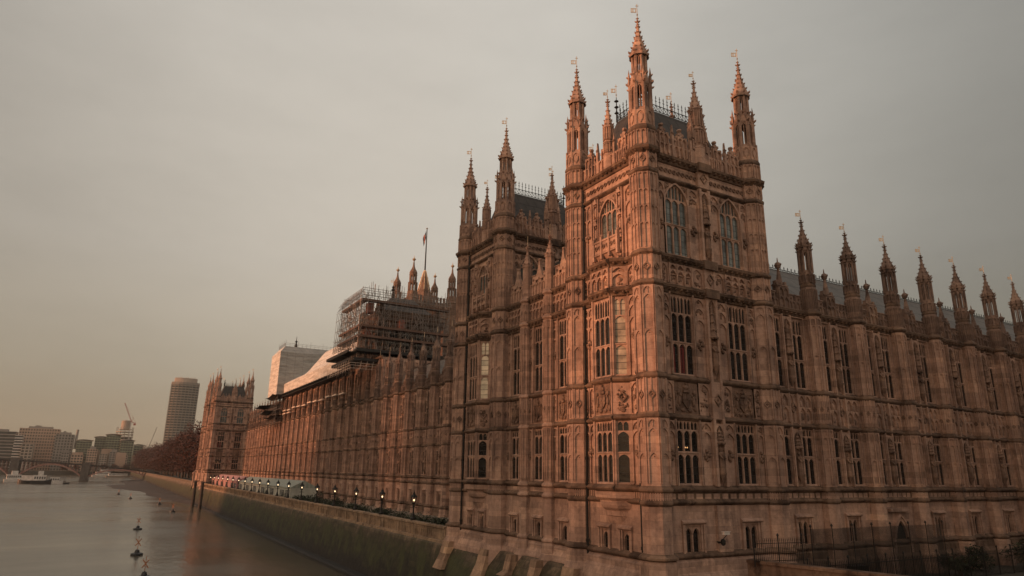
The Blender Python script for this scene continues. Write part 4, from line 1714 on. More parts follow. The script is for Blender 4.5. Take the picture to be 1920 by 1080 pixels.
def make_lamp(loc, label):
    T = thing('terrace_lamp', label, 'lamp', loc, 0, 'lit lamps along the river wall')
    m = MB()
    m.lathe8(0, 0, [(.30, 0), (.30, .22), (.2, .3), (.14, .55), (.17, .62), (.1, .7), (.075, 1.2), (.075, 1.45), (.13, 1.52), (.08, 1.6), (.06, 1.72), (.2, 1.85), (.2, 1.9)], k=8)
    m.bar((-.42, 0, 1.42), (.42, 0, 1.42), .035, 5)
    m.build('post', M['iron'], T)
    g = MB()
    g.lathe8(0, 0, [(.1, 1.88), (.2, 1.9), (.2, 1.96), (.1, 1.98)], k=6, rot=0)
    for k in range(6):
        a = radians(60 * k)
        g.bar((.2 * cos(a), .2 * sin(a), 1.9), (.345 * cos(a), .345 * sin(a), 2.55), .025)
    g.lathe8(0, 0, [(.38, 2.52), (.38, 2.58), (.22, 2.8), (.12, 2.92), (.15, 3.0), (.05, 3.1), (.02, 3.35)], k=6, rot=0)
    gg = MB()
    g2 = MB()
    g2.lathe8(0, 0, [(.04, 2.1), (.075, 2.13), (.095, 2.2), (.075, 2.27), (.04, 2.32)], k=10, rot=0)
    lo = g.build('lantern', M['iron'], T)
    lo.data.polygons.foreach_set('material_index', [0] * len(lo.data.polygons))
    g2.build('globe', M['bulb'], lo)
    return T


ORD = ['first', 'second', 'third', 'fourth', 'fifth', 'sixth', 'seventh', 'eighth', 'ninth', 'tenth', 'eleventh', 'twelfth', 'thirteenth', 'fourteenth',
       'fifteenth', 'sixteenth', 'seventeenth', 'eighteenth', 'nineteenth', 'twentieth']
LY = [77.4, 88.3, 99.3, 110.2, 120.9, 131.7, 142.5, 152.5, 162.9, 172.8, 182.8, 192.9, 202.9, 213.0, 223.2, 233.2, 243.2, 253.1, 262.4]
lamp = None
for i, y in enumerate(LY):
    lab = f'{ORD[i]} lit iron lamp along the river wall, counted from the second tower'
    if lamp is None:
        lamp = make_lamp((31.8, y, -5.6), lab)
    else:
        dup(lamp, (31.8, y, -5.6), lab)


# ------------------------------------------------------------------ foliage
def leaf_mat(name, lo, hi):
    m, n, b = mat(name)
    oi = n.new('ShaderNodeNewGeometry')
    f = n.noise(oi.outputs['Position'], 0.6, 4.0, 0.6)
    r = n.math('ADD', n.math('MULTIPLY', oi.outputs['Random Per Island'], 0.5), n.math('MULTIPLY', f, 0.6), True)
    n.link(n.ramp(r, [(0.2, lo), (0.85, hi)]), b.inputs['Base Color'])
    b.inputs['Roughness'].default_value = 0.85
    return m


M['twig'] = leaf_mat("red brown winter twigs", (0.045, 0.018, 0.013), (0.14, 0.052, 0.036))
M['shrub'] = leaf_mat("dark evergreen leaves", (0.012, 0.016, 0.009), (0.045, 0.055, 0.025))
M['bark'] = plain("grey brown bark", (0.07, 0.05, 0.04), 0.9)


def crown(n, rx, rz, zc, size, seed, lumps=9):
    r = random.Random(seed)
    mb = MB()
    C = [(r.uniform(-.55, .55) * rx, r.uniform(-.55, .55) * rx, zc + r.uniform(-.55, .6) * rz, r.uniform(.35, .62)) for _ in range(lumps)]
    for _ in range(n):
        c = r.choice(C)
        while True:
            x, y, z = (r.uniform(-1, 1) for _ in range(3))
            d = x * x + y * y + z * z
            if .15 < d < 1:
                break
        x, y, z = c[0] + x * rx * c[3], c[1] + y * rx * c[3], c[2] + z * rz * c[3]
        s = size * r.uniform(.5, 1.3)
        a, b = r.uniform(0, 2 * pi), r.uniform(-.9, .9)
        ux, uy, uz = cos(a) * cos(b), sin(a) * cos(b), sin(b)
        vx, vy, vz = -sin(a), cos(a), r.uniform(-.6, .6)
        i = len(mb.v)
        mb.v += [(x + ux * s, y + uy * s, z + uz * s), (x - ux * s * .6 + vx * s * .5, y - uy * s * .6 + vy * s * .5, z - uz * s * .6 + vz * s * .5), (x - ux * s * .6 - vx * s * .5, y - uy * s * .6 - vy * s * .5, z - uz * s * .6 - vz * s * .5)]
        mb.f.append((i, i + 1, i + 2))
    return mb, C


def make_tree(loc, label, seed, group):
    T = thing('bare_tree', label, 'tree', loc, 0, group)
    mb, C = crown(5200, 11, 13, 15.5, .75, seed, 15)
    mb.build('crown', M['twig'], T)
    t = MB()
    t.post(0, 0, .75, 0, 9, 7, .5)
    for c in C:
        t.bar((0, 0, 7.5), (c[0], c[1], c[2]), .16, 5)
        for q in range(3):
            t.bar((c[0] * .6, c[1] * .6, 7.5 + (c[2] - 7.5) * .6), (c[0] + RND.uniform(-3, 3), c[1] + RND.uniform(-3, 3), c[2] + RND.uniform(0, 4)), .08, 4)
    t.build('trunk', M['bark'], T)
    return T


TL = 'bare dark red tree in the row along the far river wall'
trees = [make_tree((44, 340, -6.5), TL, 11, 'row of bare red brown trees'), make_tree((43, 357, -6.5), TL, 12, 'row of bare red brown trees'), make_tree((46, 374, -6.5), TL, 13, 'row of bare red brown trees')]
for y_ in (318, 329):
    t = dup(trees[1], (46, y_, -6.5), TL)
    t.rotation_euler = (0, 0, y_)
y = 391
k = 0
while y < 1120:
    if abs(y - 720) > 18:
        t = dup(trees[k % 3], (43.5 + RND.uniform(-3, 4), y + RND.uniform(-3, 3), -6.5), TL)
        s = RND.uniform(.85, 1.1)
        t.scale = (1, 1, s)
        t.rotation_euler = (0, 0, RND.uniform(0, 6.28))
        if k % 2:
            t = dup(trees[(k + 1) % 3], (60 + RND.uniform(-5, 8), y + RND.uniform(-6, 6), -6.5), TL)
            t.rotation_euler = (0, 0, RND.uniform(0, 6.28))
            t.scale = (1, 1, RND.uniform(.95, 1.15))
    y += 15.5
    k += 1


def make_shrub(loc, label, seed, rx=1.5, h=1.7, n=900, group='shrubs on the terrace'):
    T = thing('shrub', label, 'shrub', loc, 0, group)
    mb, C = crown(n, rx, h * .55, h * .55, .17, seed, 7)
    mb.build('foliage', M['shrub'], T)
    t = MB()
    for c in C:
        t.bar((0, 0, -.1), (c[0] * .7, c[1] * .7, c[2]), .03, 4)
    t.build('stems', M['bark'], T)
    return T


SHR = [(33.3, 71.0, 1.9, 1.7), (33.6, 74.5, 1.8, 1.6), (33.2, 79.5, 1.6, 1.5), (33.4, 83.0, 1.5, 1.3), (33.3, 91.5, 1.7, 1.7), (33.4, 95.5, 1.5, 1.35), (33.3, 102.5, 1.7, 1.9), (33.5, 106.5, 1.4, 1.5),
       (33.3, 113.5, 1.8, 2.4), (33.4, 118.0, 1.5, 1.5), (33.3, 124.0, 1.7, 2.8), (33.5, 128.5, 1.5, 1.6), (33.2, 134.5, 1.8, 2.0), (33.2, 139.0, 1.8, 1.8), (32.9, 148.0, 1.5, 2.0), (32.9, 166.0, 1.6, 1.8), (32.9, 236.0, 1.6, 1.9), (33.0, 256.0, 1.8, 2.0), (33.0, 266.0, 1.8, 2.0)]
for i, (x, y, rx, h) in enumerate(SHR):
    j = min(range(len(LY)), key=lambda q: abs(LY[q] - y))
    side = 'just before' if y < LY[j] else 'just after'
    if i < 14:
        lab = f'{ORD[i]} dark bushy shrub behind the river wall, counted from the second tower'
    else:
        lab = {14: 'dark shrub in front of the near end of the green marquee', 15: 'dark shrub against the long side of the green marquee', 16: 'dark shrub in front of the pink marquee',
               17: 'larger dark shrub left of the pink marquee', 18: 'dark shrub beside the foot of the small far tower'}[i]
    make_shrub((x, y, -6.65), lab, 200 + i, rx, h, 700)


hr = random.Random(77)
hb = MB()
for _ in range(9000):
    y = hr.uniform(69, 137)
    top = 1.15 + .35 * sin(y * .9) + .25 * sin(y * 2.3 + 1) + .15 * sin(y * 5.1)
    x, z = 33.5 + hr.gauss(0, .45), hr.uniform(0, 1) ** .7 * top
    sz = hr.uniform(.08, .22)
    a, b = hr.uniform(0, 6.28), hr.uniform(-1, 1)
    i = len(hb.v)
    hb.v += [(x + sz * cos(a), y - 69 + sz * sin(a), z + sz * b), (x - sz * sin(a) * .6, y - 69 + sz * cos(a) * .6, z), (x + sz * sin(a) * .6, y - 69 - sz * cos(a) * .6, z + sz * .4)]
    hb.f.append((i, i + 1, i + 2))
hd = hb.build('hedge', M['shrub'], None, (0, 69, -6.6))
tag(hd, 'long ragged dark hedge behind the river wall under the nearest lamps', 'hedge')

# ------------------------------------------------------------------ marquees on the terrace
def stripe_mat(name, a, bcol, scale=1.2):
    m, n, b = mat(name)
    g = n.new('ShaderNodeNewGeometry')
    s = n.new('ShaderNodeSeparateXYZ')
    n.link(g.outputs['Position'], s.inputs[0])
    f = n.math('GREATER_THAN', n.math('FRACT', n.math('MULTIPLY', n.math('ADD', s.outputs[0], s.outputs[1]), scale)), 0.5)
    ns = n.noise(g.outputs['Position'], 0.8, 4.0)
    n.link(n.mix(1.0, n.mix(f, a, bcol), n.ramp(ns, [(0.3, 0.8), (0.7, 1.1)]), 'MULTIPLY'), b.inputs['Base Color'])
    b.inputs['Roughness'].default_value = 0.7
    return m


M['tent_green'] = stripe_mat("green and white striped canvas", (0.25, 0.29, 0.25), (0.34, 0.355, 0.31))
M['tent_pink'] = stripe_mat("pink and white striped canvas", (0.42, 0.20, 0.20), (0.48, 0.29, 0.27))
M['tent_wall'] = plain("pale canvas wall", (0.42, 0.43, 0.38), 0.7)
M['tent_dark'] = plain("clear plastic window", (0.08, 0.08, 0.075), 0.15)


def marquee(name, label, x0, x1, y0, y1, roofm, wallm):
    T = thing(name, label, 'marquee', ((x0 + x1) / 2, y0, -6.6), 0)
    w, L = x1 - x0, y1 - y0
    ez, rz = 2.9, 4.25
    m = MB()
    base = len(m.v)
    n = int(L / 5)
    for i in range(n + 1):
        y = L * i / n
        for x, z in ((-w / 2 - .15, ez - .12), (-w / 2 - .15, ez), (0, rz), (w / 2 + .15, ez), (w / 2 + .15, ez - .12)):
            m.v.append((x, y, z - (.05 * sin(i * 2.1) if x else 0)))
    for i in range(n):
        for j in range(4):
            a = i * 5 + j
            m.f.append((a, a + 1, a + 6, a + 5))
    m.f.append((0, 1, 2, 3, 4))
    m.f.append(tuple(n * 5 + q for q in range(5)))
    m.build('roof', roofm, T)
    s = MB()
    s.fr(-w / 2, L, 0, 180)
    s.box(0, L, 0, ez - .1, -.06, 0, True)
    for i in range(n + 1):
        u = L * i / n
        s.box(u - .06, u + .06, 0, ez, 0, .05)
    s.fr(-w / 2, 0, 0, -90)
    s.box(0.05, w - .05, 0, ez - .1, -.06, 0, True)
    s.build('wall', wallm, T)
    for i in range(n):
        if i % 2 == 0 or i > n - 3:
            g = MB()
            g.fr(-w / 2, L, 0, 180)
            u = L * i / n
            for q in range(3):
                g.box(u + .5 + q * 1.35, u + 1.6 + q * 1.35, .5, 2.3, .01, .03)
            g.build('window', M['tent_dark'], T)
    return T


marquee('marquee', 'long green and white striped marquee on the terrace', 32.4, 37.6, 143.0, 205.0, M['tent_green'], M['tent_wall'])
marquee('marquee', 'pink and white striped marquee on the terrace, beyond the green one', 32.4, 37.6, 210.0, 262.0, M['tent_pink'], M['tent_pink'])

# ------------------------------------------------------------------ white-sheeted roof, scaffolding
M['sheet'] = None


def sheet_mat(name, col):
    m, n, b = mat(name)
    g = n.new('ShaderNodeNewGeometry')
    pos = g.outputs['Position']
    f = n.noise(n.map(pos, (0.25, 0.25, 1.6)), 1.0, 5.0, 0.6)
    f2 = n.noise(pos, 0.9, 5.0)
    s = n.new('ShaderNodeSeparateXYZ')
    n.link(pos, s.inputs[0])
    hx = n.math('ADD', s.outputs[0], s.outputs[1])
    seam = n.math('MAXIMUM', n.math('LESS_THAN', n.math('FRACT', n.math('MULTIPLY', hx, 0.4)), 0.05), n.math('LESS_THAN', n.math('FRACT', n.math('MULTIPLY', s.outputs[2], 0.5)), 0.06))
    n.link(n.mix(n.math('MULTIPLY', seam, 0.45), n.ramp(f, [(0.32, tuple(c * .62 for c in col)), (0.6, col)]), tuple(c * .4 for c in col)), b.inputs['Base Color'])
    b.inputs['Roughness'].default_value = 0.6
    bn = n.new('ShaderNodeBump', i_Strength=0.9, i_Distance=0.5)
    n.link(n.math('ADD', f, n.math('MULTIPLY', f2, 0.6)), bn.inputs['Height'])
    n.link(bn.outputs[0], b.inputs['Normal'])
    return m


M['sheet'] = sheet_mat("white protective sheeting", (0.74, 0.70, 0.64))
M['sheet_shaded'] = sheet_mat("sheeting with painted shade", (0.38, 0.37, 0.35))  # shade of the north side put into a darker sheet colour
M['netting'] = plain("dark debris netting", (0.022, 0.021, 0.02), 0.8)
M['tube'] = plain("scaffold tube", (0.20, 0.172, 0.155), 0.5, 0.3)
M['board'] = plain("scaffold boards", (0.13, 0.075, 0.055), 0.85)
M['boardw'] = plain("pale edge boards", (0.62, 0.52, 0.44), 0.7)
M['dark_stone'] = stone_mat("dark roof tower stone", (0.12, 0.08, 0.062), soot=0.5, streak=0.6)  # darker stone for the tower inside the scaffolding
M['brown_stone'] = stone_mat("dull brown stone", (0.24, 0.155, 0.115), soot=0.5, streak=0.6)

T = thing('roof_sheeting', 'long white sheeted temporary roof over the middle of the river front', 'sheeted roof', (43.4, 147, 21.7))
sh = MB()
prof_near = [(-.3, .2), (-.4, 2.9), (.8, 4.3), (4.6, 9.6), (10, 12.2), (10, 0)]
prof_far = [(-.3, .2), (-.4, 2.9), (.6, 3.6), (3.0, 5.0), (10, 6.0), (10, 0)]
for P, ya, yb in ((prof_near, 0, 40), (prof_far, 40, 68)):
    nb = 12
    b0 = len(sh.v)
    for i in range(nb + 1):
        for j, (x, z) in enumerate(P):
            wv = .16 * sin(i * 1.9 + j * 1.3) if j not in (0, 5) else 0
            sh.v.append((x + wv, ya + (yb - ya) * i / nb, z + wv * .8))
    for i in range(nb):
        for j in range(5):
            q = b0 + i * 6 + j
            sh.f.append((q, q + 1, q + 7, q + 6))
    sh.f += [tuple(b0 + q for q in range(6)), tuple(b0 + nb * 6 + q for q in range(6))]
sh.build('sheet', M['sheet'], T)
ev = MB()
for i in range(26):
    y = 64 * i / 26
    ev.fr(-.5, y + 1.5, 0, 180)
    ev.box(0, 1.3, -.5, -.25, -1.0, .8, True)
    ev.bar((-1.4, y + .7, -.9), (.2, y + .7, .3), .06)
ev.fr(0, 64, 0, 180)
ev.box(0, 64, -.9, -.7, -1.2, .7, True)
ev.build('eaves_platform', M['netting'], T)

T = thing('sheeted_tower', 'boxy tower wrapped in white sheeting, its near side coloured as shaded, left of the sheeted roof', 'wrapped tower', (41, 212, 24))
bx = MB()
P = [(0, 0), (18.5, 0), (18.5, 13), (0, 13)]
for z, k in ((-2.5, 0), (10.6, 0), (12.6, 1.6)):
    for x, y in P:
        bx.v.append((min(max(x, k), 18.5 - k), min(max(y, k), 13 - k), z))
for r in (0, 4):
    for i in range(4):
        j = (i + 1) % 4
        bx.f.append((r + i, r + j, r + 4 + j, r + 4 + i))
bx.f.append((8, 9, 10, 11))
bo = bx.build('sheet', M['sheet'], T)
bo.data.materials.append(M['sheet_shaded'])
for p_ in bo.data.polygons:
    if p_.normal.y < -.5:
        p_.material_index = 1  # north side takes the sheeting with its shade painted in
rl = MB()
for x0, y0, x1, y1 in ((1.6, 1.6, 16.9, 1.6), (1.6, 1.6, 1.6, 11.4)):
    n = 12
    for i in range(n + 1):
        x, y = x0 + (x1 - x0) * i / n, y0 + (y1 - y0) * i / n
        rl.bar((x, y, 12.5), (x, y, 13.7 + .9 * (i % 3 == 0)), .04)
    for z in (13.1, 13.6):
        rl.bar((x0, y0, z), (x1, y1, z), .04)
rl.build('guard_rail', M['tube'], T)
pk = MB()
pk.lathe8(5.0, 3.0, [(.5, 12.4), (.35, 13.5), (.15, 14.2), (.4, 14.5), (.1, 14.9), (.05, 16.2)], k=6)
pk.build('roof_finial', M['iron'], T)
fl = MB()
for (y0, z0, dx, dz, L) in ((1, -2.6, -2.6, -.3, 14), (10, -4.6, -4.5, -1.2, 9), (6, -6.6, -3.4, -.9, 14), (2, -8.2, -2.4, -1.0, 12)):
    n = 8
    b0 = len(fl.v)
    for i in range(n + 1):
        q = i / n
        sag = -1.1 * sin(pi * q)
        fl.v += [(3.2, y0 + L * q, z0 + sag * .4), (3.2 + dx * .6 - .8, y0 + L * q, z0 + dz * .4 + sag), (3.2 + dx - 1.5, y0 + L * q, z0 + dz + .5 + sag * .6)]
    for i in range(n):
        for j in range(2):
            a = b0 + i * 3 + j
            fl.f.append((a, a + 1, a + 4, a + 3))
fl.build('debris_net', M['netting'], T)
sb = MB()
for i in range(7):
    for j in range(3):
        sb.bar((.6 + j * 1.5, 1 + i * 2.1, -12), (.6 + j * 1.5, 1 + i * 2.1, -1.5), .06)
for z in (-10.5, -8.4, -6.4, -4.2, -2.4):
    for j in range(3):
        sb.bar((.6 + j * 1.5, 0, z), (.6 + j * 1.5, 14.5, z), .06)
    for i in range(6):
        sb.bar((.6, 1 + i * 2.1, z), (.6, 3.1 + i * 2.1, z + 2), .05)
sb.build('tube_frame', M['tube'], T)

# near tower of the middle part, wrapped in open scaffolding
T = thing('roof_tower', 'dark stone roof tower inside the open scaffolding', 'tower', (46, 136.5, 13.5))
t = MB()
t.fr(0, 0, 0, -90)
t.wall(0, 13, 0, 20, [(2, 4.4, 10, 16), (5.4, 7.6, 10, 16), (8.6, 11, 10, 16)], .7)
t.fr(0, 11, 0, 180)
t.wall(0, 11, 0, 20, [(2, 4.4, 10, 16), (6, 8.4, 10, 16)], .7)
t.fr(13, 0, 0, 0)
t.wall(0, 11, 0, 20)
t.fr(13, 11, 0, 90)
t.wall(0, 13, 0, 20)
for fr, w in (((0, 0, 0, -90), 13), ((0, 11, 0, 180), 11)):
    t.fr(*fr)
    t.string(-.2, w + .2, 9, 'big')
    t.string(-.2, w + .2, 17.5, 'big')
    t.blind(.3, w - .3, 1, 8.5, 10, [8.5, 6], .15, .15)
for x, y in ((0, 0), (13, 0), (0, 11), (13, 11)):
    t.lathe8(x, y, [(1.0, 0), (1.0, 20), (.8, 20.2), (.8, 21.0), (.1, 21.4)])
t.build('wall', M['dark_stone'], T)
t = MB()
for z, k in ((19.8, .2), (24.0, 4.0)):
    t.v += [(k, k, z), (13 - k, k, z), (13 - k, 11 - k, z), (k, 11 - k, z)]
for i in range(4):
    t.f.append((i, (i + 1) % 4, 4 + (i + 1) % 4, 4 + i))
t.f.append((4, 5, 6, 7))
rf = t.build('roof', M['slate'], T)
t = MB()
t.lathe8(4.2, 4.2, [(.35, 23.6), (.25, 24.8), (.12, 25.4), (.45, 25.7), (.15, 26.1), (.3, 26.4), (.05, 26.8)], k=6)
fn = t.build('finial', M['iron'], rf)
t = weather_vane(26.7, 1.8, 1.2)
wv = t.build('weather_vane', M['gold'], rf, (4.2, 4.2, 0))
t = MB()
for a, b, c, e, ng in ((2, 4.4, 10, 16, 0), (5.4, 7.6, 10, 16, 0), (8.6, 11, 10, 16, 0)):
    t.fr(0, 0, 0, -90)
    t.face([(a, c, -.6), (b, c, -.6), (b, e, -.6), (a, e, -.6)])
t.fr(0, 11, 0, 180)
for a, b in ((2, 4.4), (6, 8.4)):
    t.face([(a, 10, -.6), (b, 10, -.6), (b, 16, -.6), (a, 16, -.6)])
t.build('window', M['glass'], T)

T = thing('scaffold', 'tall open tube scaffolding with board decks round the roof tower', 'scaffolding', (41, 133.3, 21.5))
SX, SY = 20.0, 14.5
r = random.Random(5)
tf = MB()
HT = 14.6
for (x0, y0, x1, y1, n) in ((0, 0, SX, 0, 16), (0, 1.3, SX, 1.3, 16), (0, 0, 0, SY, 13), (1.3, 0, 1.3, SY, 13), (SX, 0, SX, SY, 6), (0, SY, SX, SY, 10)):
    P = [(x0 + (x1 - x0) * i / n, y0 + (y1 - y0) * i / n) for i in range(n + 1)]
    for x, y in P:
        tf.bar((x + r.uniform(-.05, .05), y + r.uniform(-.05, .05), r.uniform(-2.5, 0)), (x, y, HT + r.uniform(-.3, 1.0)), .05)
    for z in [1.1 + 1.05 * q for q in range(13)]:
        tf.bar((x0, y0, z), (x1, y1, z), .042)
    for q in range(len(P) - 1):
        for lv in range(5):
            z = .3 + lv * 2.8
            if r.random() < .62:
                A, B = (P[q], P[q + 1]) if r.random() < .5 else (P[q + 1], P[q])
                tf.bar((*A, z), (*B, z + 2.8), .038)
# long raking braces and hanging struts
for i in range(26):
    x = r.uniform(0, SX)
    tf.bar((x, 0 if i % 2 else .7, r.uniform(0, 5)), (min(SX, max(0, x + r.choice((-1, 1)) * r.uniform(4, 7))), 0, r.uniform(8, 14)), .045)
for i in range(20):
    x, y = r.uniform(1, SX), r.uniform(1, SY)
    tf.bar((x, y, 0), (x + r.uniform(-.3, .3), y, HT), .045)
# ragged tube ends sticking out past the frame
for i in range(46):
    x = r.uniform(0, SX)
    tf.bar((x, 0, HT - 1), (x + r.uniform(-.1, .1), r.uniform(-.2, .2), HT + r.uniform(.6, 2.4)), .045)
for i in range(40):
    y, z = r.uniform(0, SY), r.uniform(0, HT)
    tf.bar((0, y, z), (-r.uniform(.4, 1.9), y + r.uniform(-.2, .2), z + r.uniform(-.1, .1)), .045)
for i in range(60):
    x, z = r.uniform(0, SX), r.uniform(0, HT)
    tf.bar((x, .2, z), (x + r.uniform(-.3, .3), -r.uniform(.3, 1.1), z + r.uniform(-.1, .1)), .045)
for i in range(26):
    y, z = r.uniform(0, SY - 4), r.uniform(0, HT - 4)
    tf.bar((-.1, y, z), (-.1, y + r.uniform(2, 4) * r.choice((-1, 1)), z + r.uniform(2, 4)), .042)
# sloping roof-line handrail tubes along the top front
for i in range(24):
    x = SX * i / 23
    tf.bar((x, -.9, HT - 1.2), (x, .3, HT + .9), .04)
for i in range(18):
    y = SY * i / 17
    tf.bar((-1.1, y, HT - 2.2), (.4, y, HT + .5), .04)
for z, d in ((HT - 1.0, -.85), (HT - .4, -.5), (HT + .2, -.1), (HT + .8, .25)):
    tf.bar((d, d, z), (SX, d, z), .05)
    tf.bar((d, d, z), (d, SY, z), .05)
# outrigger cage on the river side
for i in range(11):
    y = SY * i / 10
    tf.bar((-1.3, y, 3), (0, y, 13), .045)
    tf.bar((-1.3, y, 3), (0, y, 6.5), .045)
    tf.bar((-1.3, y, 3), (-1.0, y, 12.0), .045)
for z in (3, 5.4, 7.8, 10.2, 12):
    tf.bar((-1.2, 0, z), (-1.2, SY, z), .045)
tf.build('tube_frame', M['tube'], T)


def deck(z, x0, x1, y0, y1, w=1.6, drop=.28, front=0.0):
    d = MB()
    for (a, b, c, e) in ((x0, x1, y0 - front, y0 + w), (x0 - front, x0 + w, y0 + w, y1)):
        d.fr(a, c, z, -90)
        d.box(0, b - a, 0, drop, -(e - c), 0, True)
    d.fr(x0, y0 - front, z, -90)
    d.box(0, x1 - x0, drop, drop + .3, -.06, .0, True)
    d.fr(x0 - front, y1, z, 180)
    d.box(0, y1 - y0, drop, drop + .3, -.06, .0, True)
    return d


for z, fr_ in ((7.0, .3), (4.8, .5), (12.6, .0)):
    deck(z, 0, SX, 0, SY, 1.3, .16, fr_).build('deck', M['board'], T)
d = deck(1.6, -1.0, SX - 2, -1, SY + 3, 2.6, .3, .8)
d.build('deck', M['netting'], T)
d = deck(-.4, -1.4, SX - 4, -1.6, SY - 2, 3.0, .3, .5)
d.build('deck', M['netting'], T)
# small shed of brown hoarding between the decks
d = MB()
for x, y, w, z0, z1 in ((1.4, 1.0, 1.4, 5.1, 7.0), (1.8, 1.4, 1.3, 10.4, 12.6), (9.0, 1.4, 1.2, 7.4, 9.8)):
    d.fr(x, y, 0, -90)
    d.box(0, w, z0, z1, -1.6, 0, True)
d.build('hoarding', plain("red brown hoarding", (0.24, 0.085, 0.06), 0.85), T)
# netting bands hanging under the lowest decks
d = MB()
for i in range(14):
    x = i * 1.25
    d.bar((x, -1.7, -2.2), (x + .2, -1.9, -.3), .04)
    d.bar((-1.9, i * 1.2 - 1, -2.4), (-2.1, i * 1.2 - .8, -.4), .04)
for z in (-2.0, -1.4, -.9):
    d.bar((-1.9, -1.8, z), (SX - 5, -1.8, z), .045)
    d.bar((-1.9, -1.8, z), (-1.9, SY - 2, z), .045)
d.build('under_truss', M['boardw'], T)

# pale edge boards between the buttresses of the middle part
T = thing('edge_boards', 'row of pale scaffold boards between the buttresses below the white sheeting', 'scaffold boards', (44.0, 150, 15.6))
for i in range(11):
    y = 1.0 + i * 5.92
    m = MB()
    m.fr(0, y + 4.0, 0, 180)
    m.box(0, 3.7, 0.9 + .15 * (i % 3), 1.2 + .15 * (i % 3), -.3, .2, True)
    if i > 8:
        m.box(0, 3.7, .1, .4, -.3, .2, True)
    m.build('board', M['boardw'], T)
# bright panes
m = MB()
m.fr(43.6, 139.0, 0, 180)

# ------------------------------------------------------------------ the great tower far behind
T = thing('great_tower', 'huge distant square tower behind the scaffolding, showing four domed corner turrets', 'tower', (122, 313, 0))
t = MB()
t.fr(0, 0, 0, -90)
t.wall(0, 22, -8, 84, [(3, 6.2, 50, 74), (9.4, 12.6, 50, 74), (15.8, 19, 50, 74)], 1.5)
t.fr(0, 23, 0, 180)
t.wall(0, 23, -8, 84, [(3, 6.2, 50, 74), (9.9, 13.1, 50, 74), (16.8, 20, 50, 74)], 1.5)
t.fr(22, 0, 0, 0)
t.wall(0, 23, -8, 84)
t.fr(22, 23, 0, 90)
t.wall(0, 22, -8, 84)
for fr, w in (((0, 0, 0, -90), 22), ((0, 23, 0, 180), 23)):
    t.fr(*fr)
    for z in (44, 48, 76, 82):
        t.prof(0, w, [(0, z - .6), (.8, z), (.8, z + .4), (0, z + 1)])
    for i in range(12):
        t.box(1 + i * w / 12, 1.9 + i * w / 12, 83, 87, -1, 0, True)
        t.box(1 + i * w / 12, 1.3 + i * w / 12, 76, 82, 0, .5)
t.build('wall', M['brown_stone'], T)


def great_turret():
    t = MB()
    t.lathe8(0, 0, [(2.6, -8), (2.6, 84), (3.0, 84.6), (2.5, 85.4), (2.4, 88), (2.1, 88.2)], cap=True)
    shaft_panels(t, 2.6, [('narrow', 50, 60), ('narrow', 62, 74), ('narrow', 77, 83)])
    lantern(t, 1.95, 88.0, 92.5, .36, 1.6)
    t.lathe8(0, 0, [(2.0, 92.4), (2.3, 92.8), (1.8, 93.2), (1.6, 93.6)])
    lantern(t, 1.55, 93.4, 96.5, .3, 1.2)
    t.lathe8(0, 0, [(1.7, 96.4), (2.0, 96.8), (1.75, 97.3), (1.9, 97.9), (1.55, 99.0), (.9, 100.2), (.5, 101.5), (.3, 103.6), (.18, 104.4)])
    o = t.build('turret', M['brown_stone'])
    g = MB()
    g.lathe8(0, 0, [(.15, 104.2), (.7, 104.9), (.9, 105.4), (.6, 105.6), (.2, 106.2), (.04, 107.4)], k=8)
    g.build('crown', M['gold'], o)
    return o


gt = great_turret()
gt.parent = T
for x, y in ((22, 0), (0, 23), (22, 23)):
    inst(gt, T, (x, y, 0))
t = MB()
t.lathe8(11, 11.5, [(.6, 84), (.5, 104)], k=8)
for k in range(8):
    a = radians(22.5 + 45 * k)
    t.bar((11 + 5.4 * cos(a), 11.5 + 5.4 * sin(a), 84), (11 + .7 * cos(a), 11.5 + .7 * sin(a), 103.5), .2, 5)
    for q in (.2, .4, .6, .8):
        R_ = 5.4 - 4.7 * q
        t.crocket(11 + R_ * cos(a), 11.5 + R_ * sin(a), 84 + 19.5 * q, math.degrees(a), .6)
t.build('gilded_lantern', M['gold'], T)
t = MB()
t.lathe8(11, 11.5, [(4.6, 84), (4.4, 88), (3.4, 92), (1.8, 98), (.7, 103)], k=8)
t.build('lantern_core', M['brown_stone'], T)
T = thing('flagpole', 'tall flagpole with a limp flag on the great distant tower', 'flagpole', (133, 324.5, 103))
t = MB()
t.post(0, 0, .42, 0, 24.5, 8, .22)
t.build('pole', M['iron'], T)
t = MB()
t.lathe8(0, 0, [(.1, 24.4), (.55, 24.9), (.1, 25.5)], k=8)
t.build('finial', M['gold'], T)


def flag_mat():
    m, n, b = mat("union flag cloth")
    uv = n.new('ShaderNodeUVMap')
    s = n.new('ShaderNodeSeparateXYZ')
    n.link(uv.outputs[0], s.inputs[0])
    x = n.math('ABSOLUTE', n.math('SUBTRACT', s.outputs[0], 0.5))
    y = n.math('ABSOLUTE', n.math('SUBTRACT', s.outputs[1], 0.5))
    dg = n.math('ABSOLUTE', n.math('SUBTRACT', x, y))
    red, white, blue = (0.25, 0.05, 0.05), (0.42, 0.38, 0.35), (0.045, 0.05, 0.10)
    c = n.mix(n.math('LESS_THAN', dg, 0.09), blue, white)
    c = n.mix(n.math('LESS_THAN', dg, 0.035), c, red)
    mn = n.math('MINIMUM', x, y)
    c = n.mix(n.math('LESS_THAN', mn, 0.13), c, white)
    c = n.mix(n.math('LESS_THAN', mn, 0.075), c, red)
    n.link(c, b.inputs['Base Color'])
    b.inputs['Roughness'].default_value = 0.8
    return m


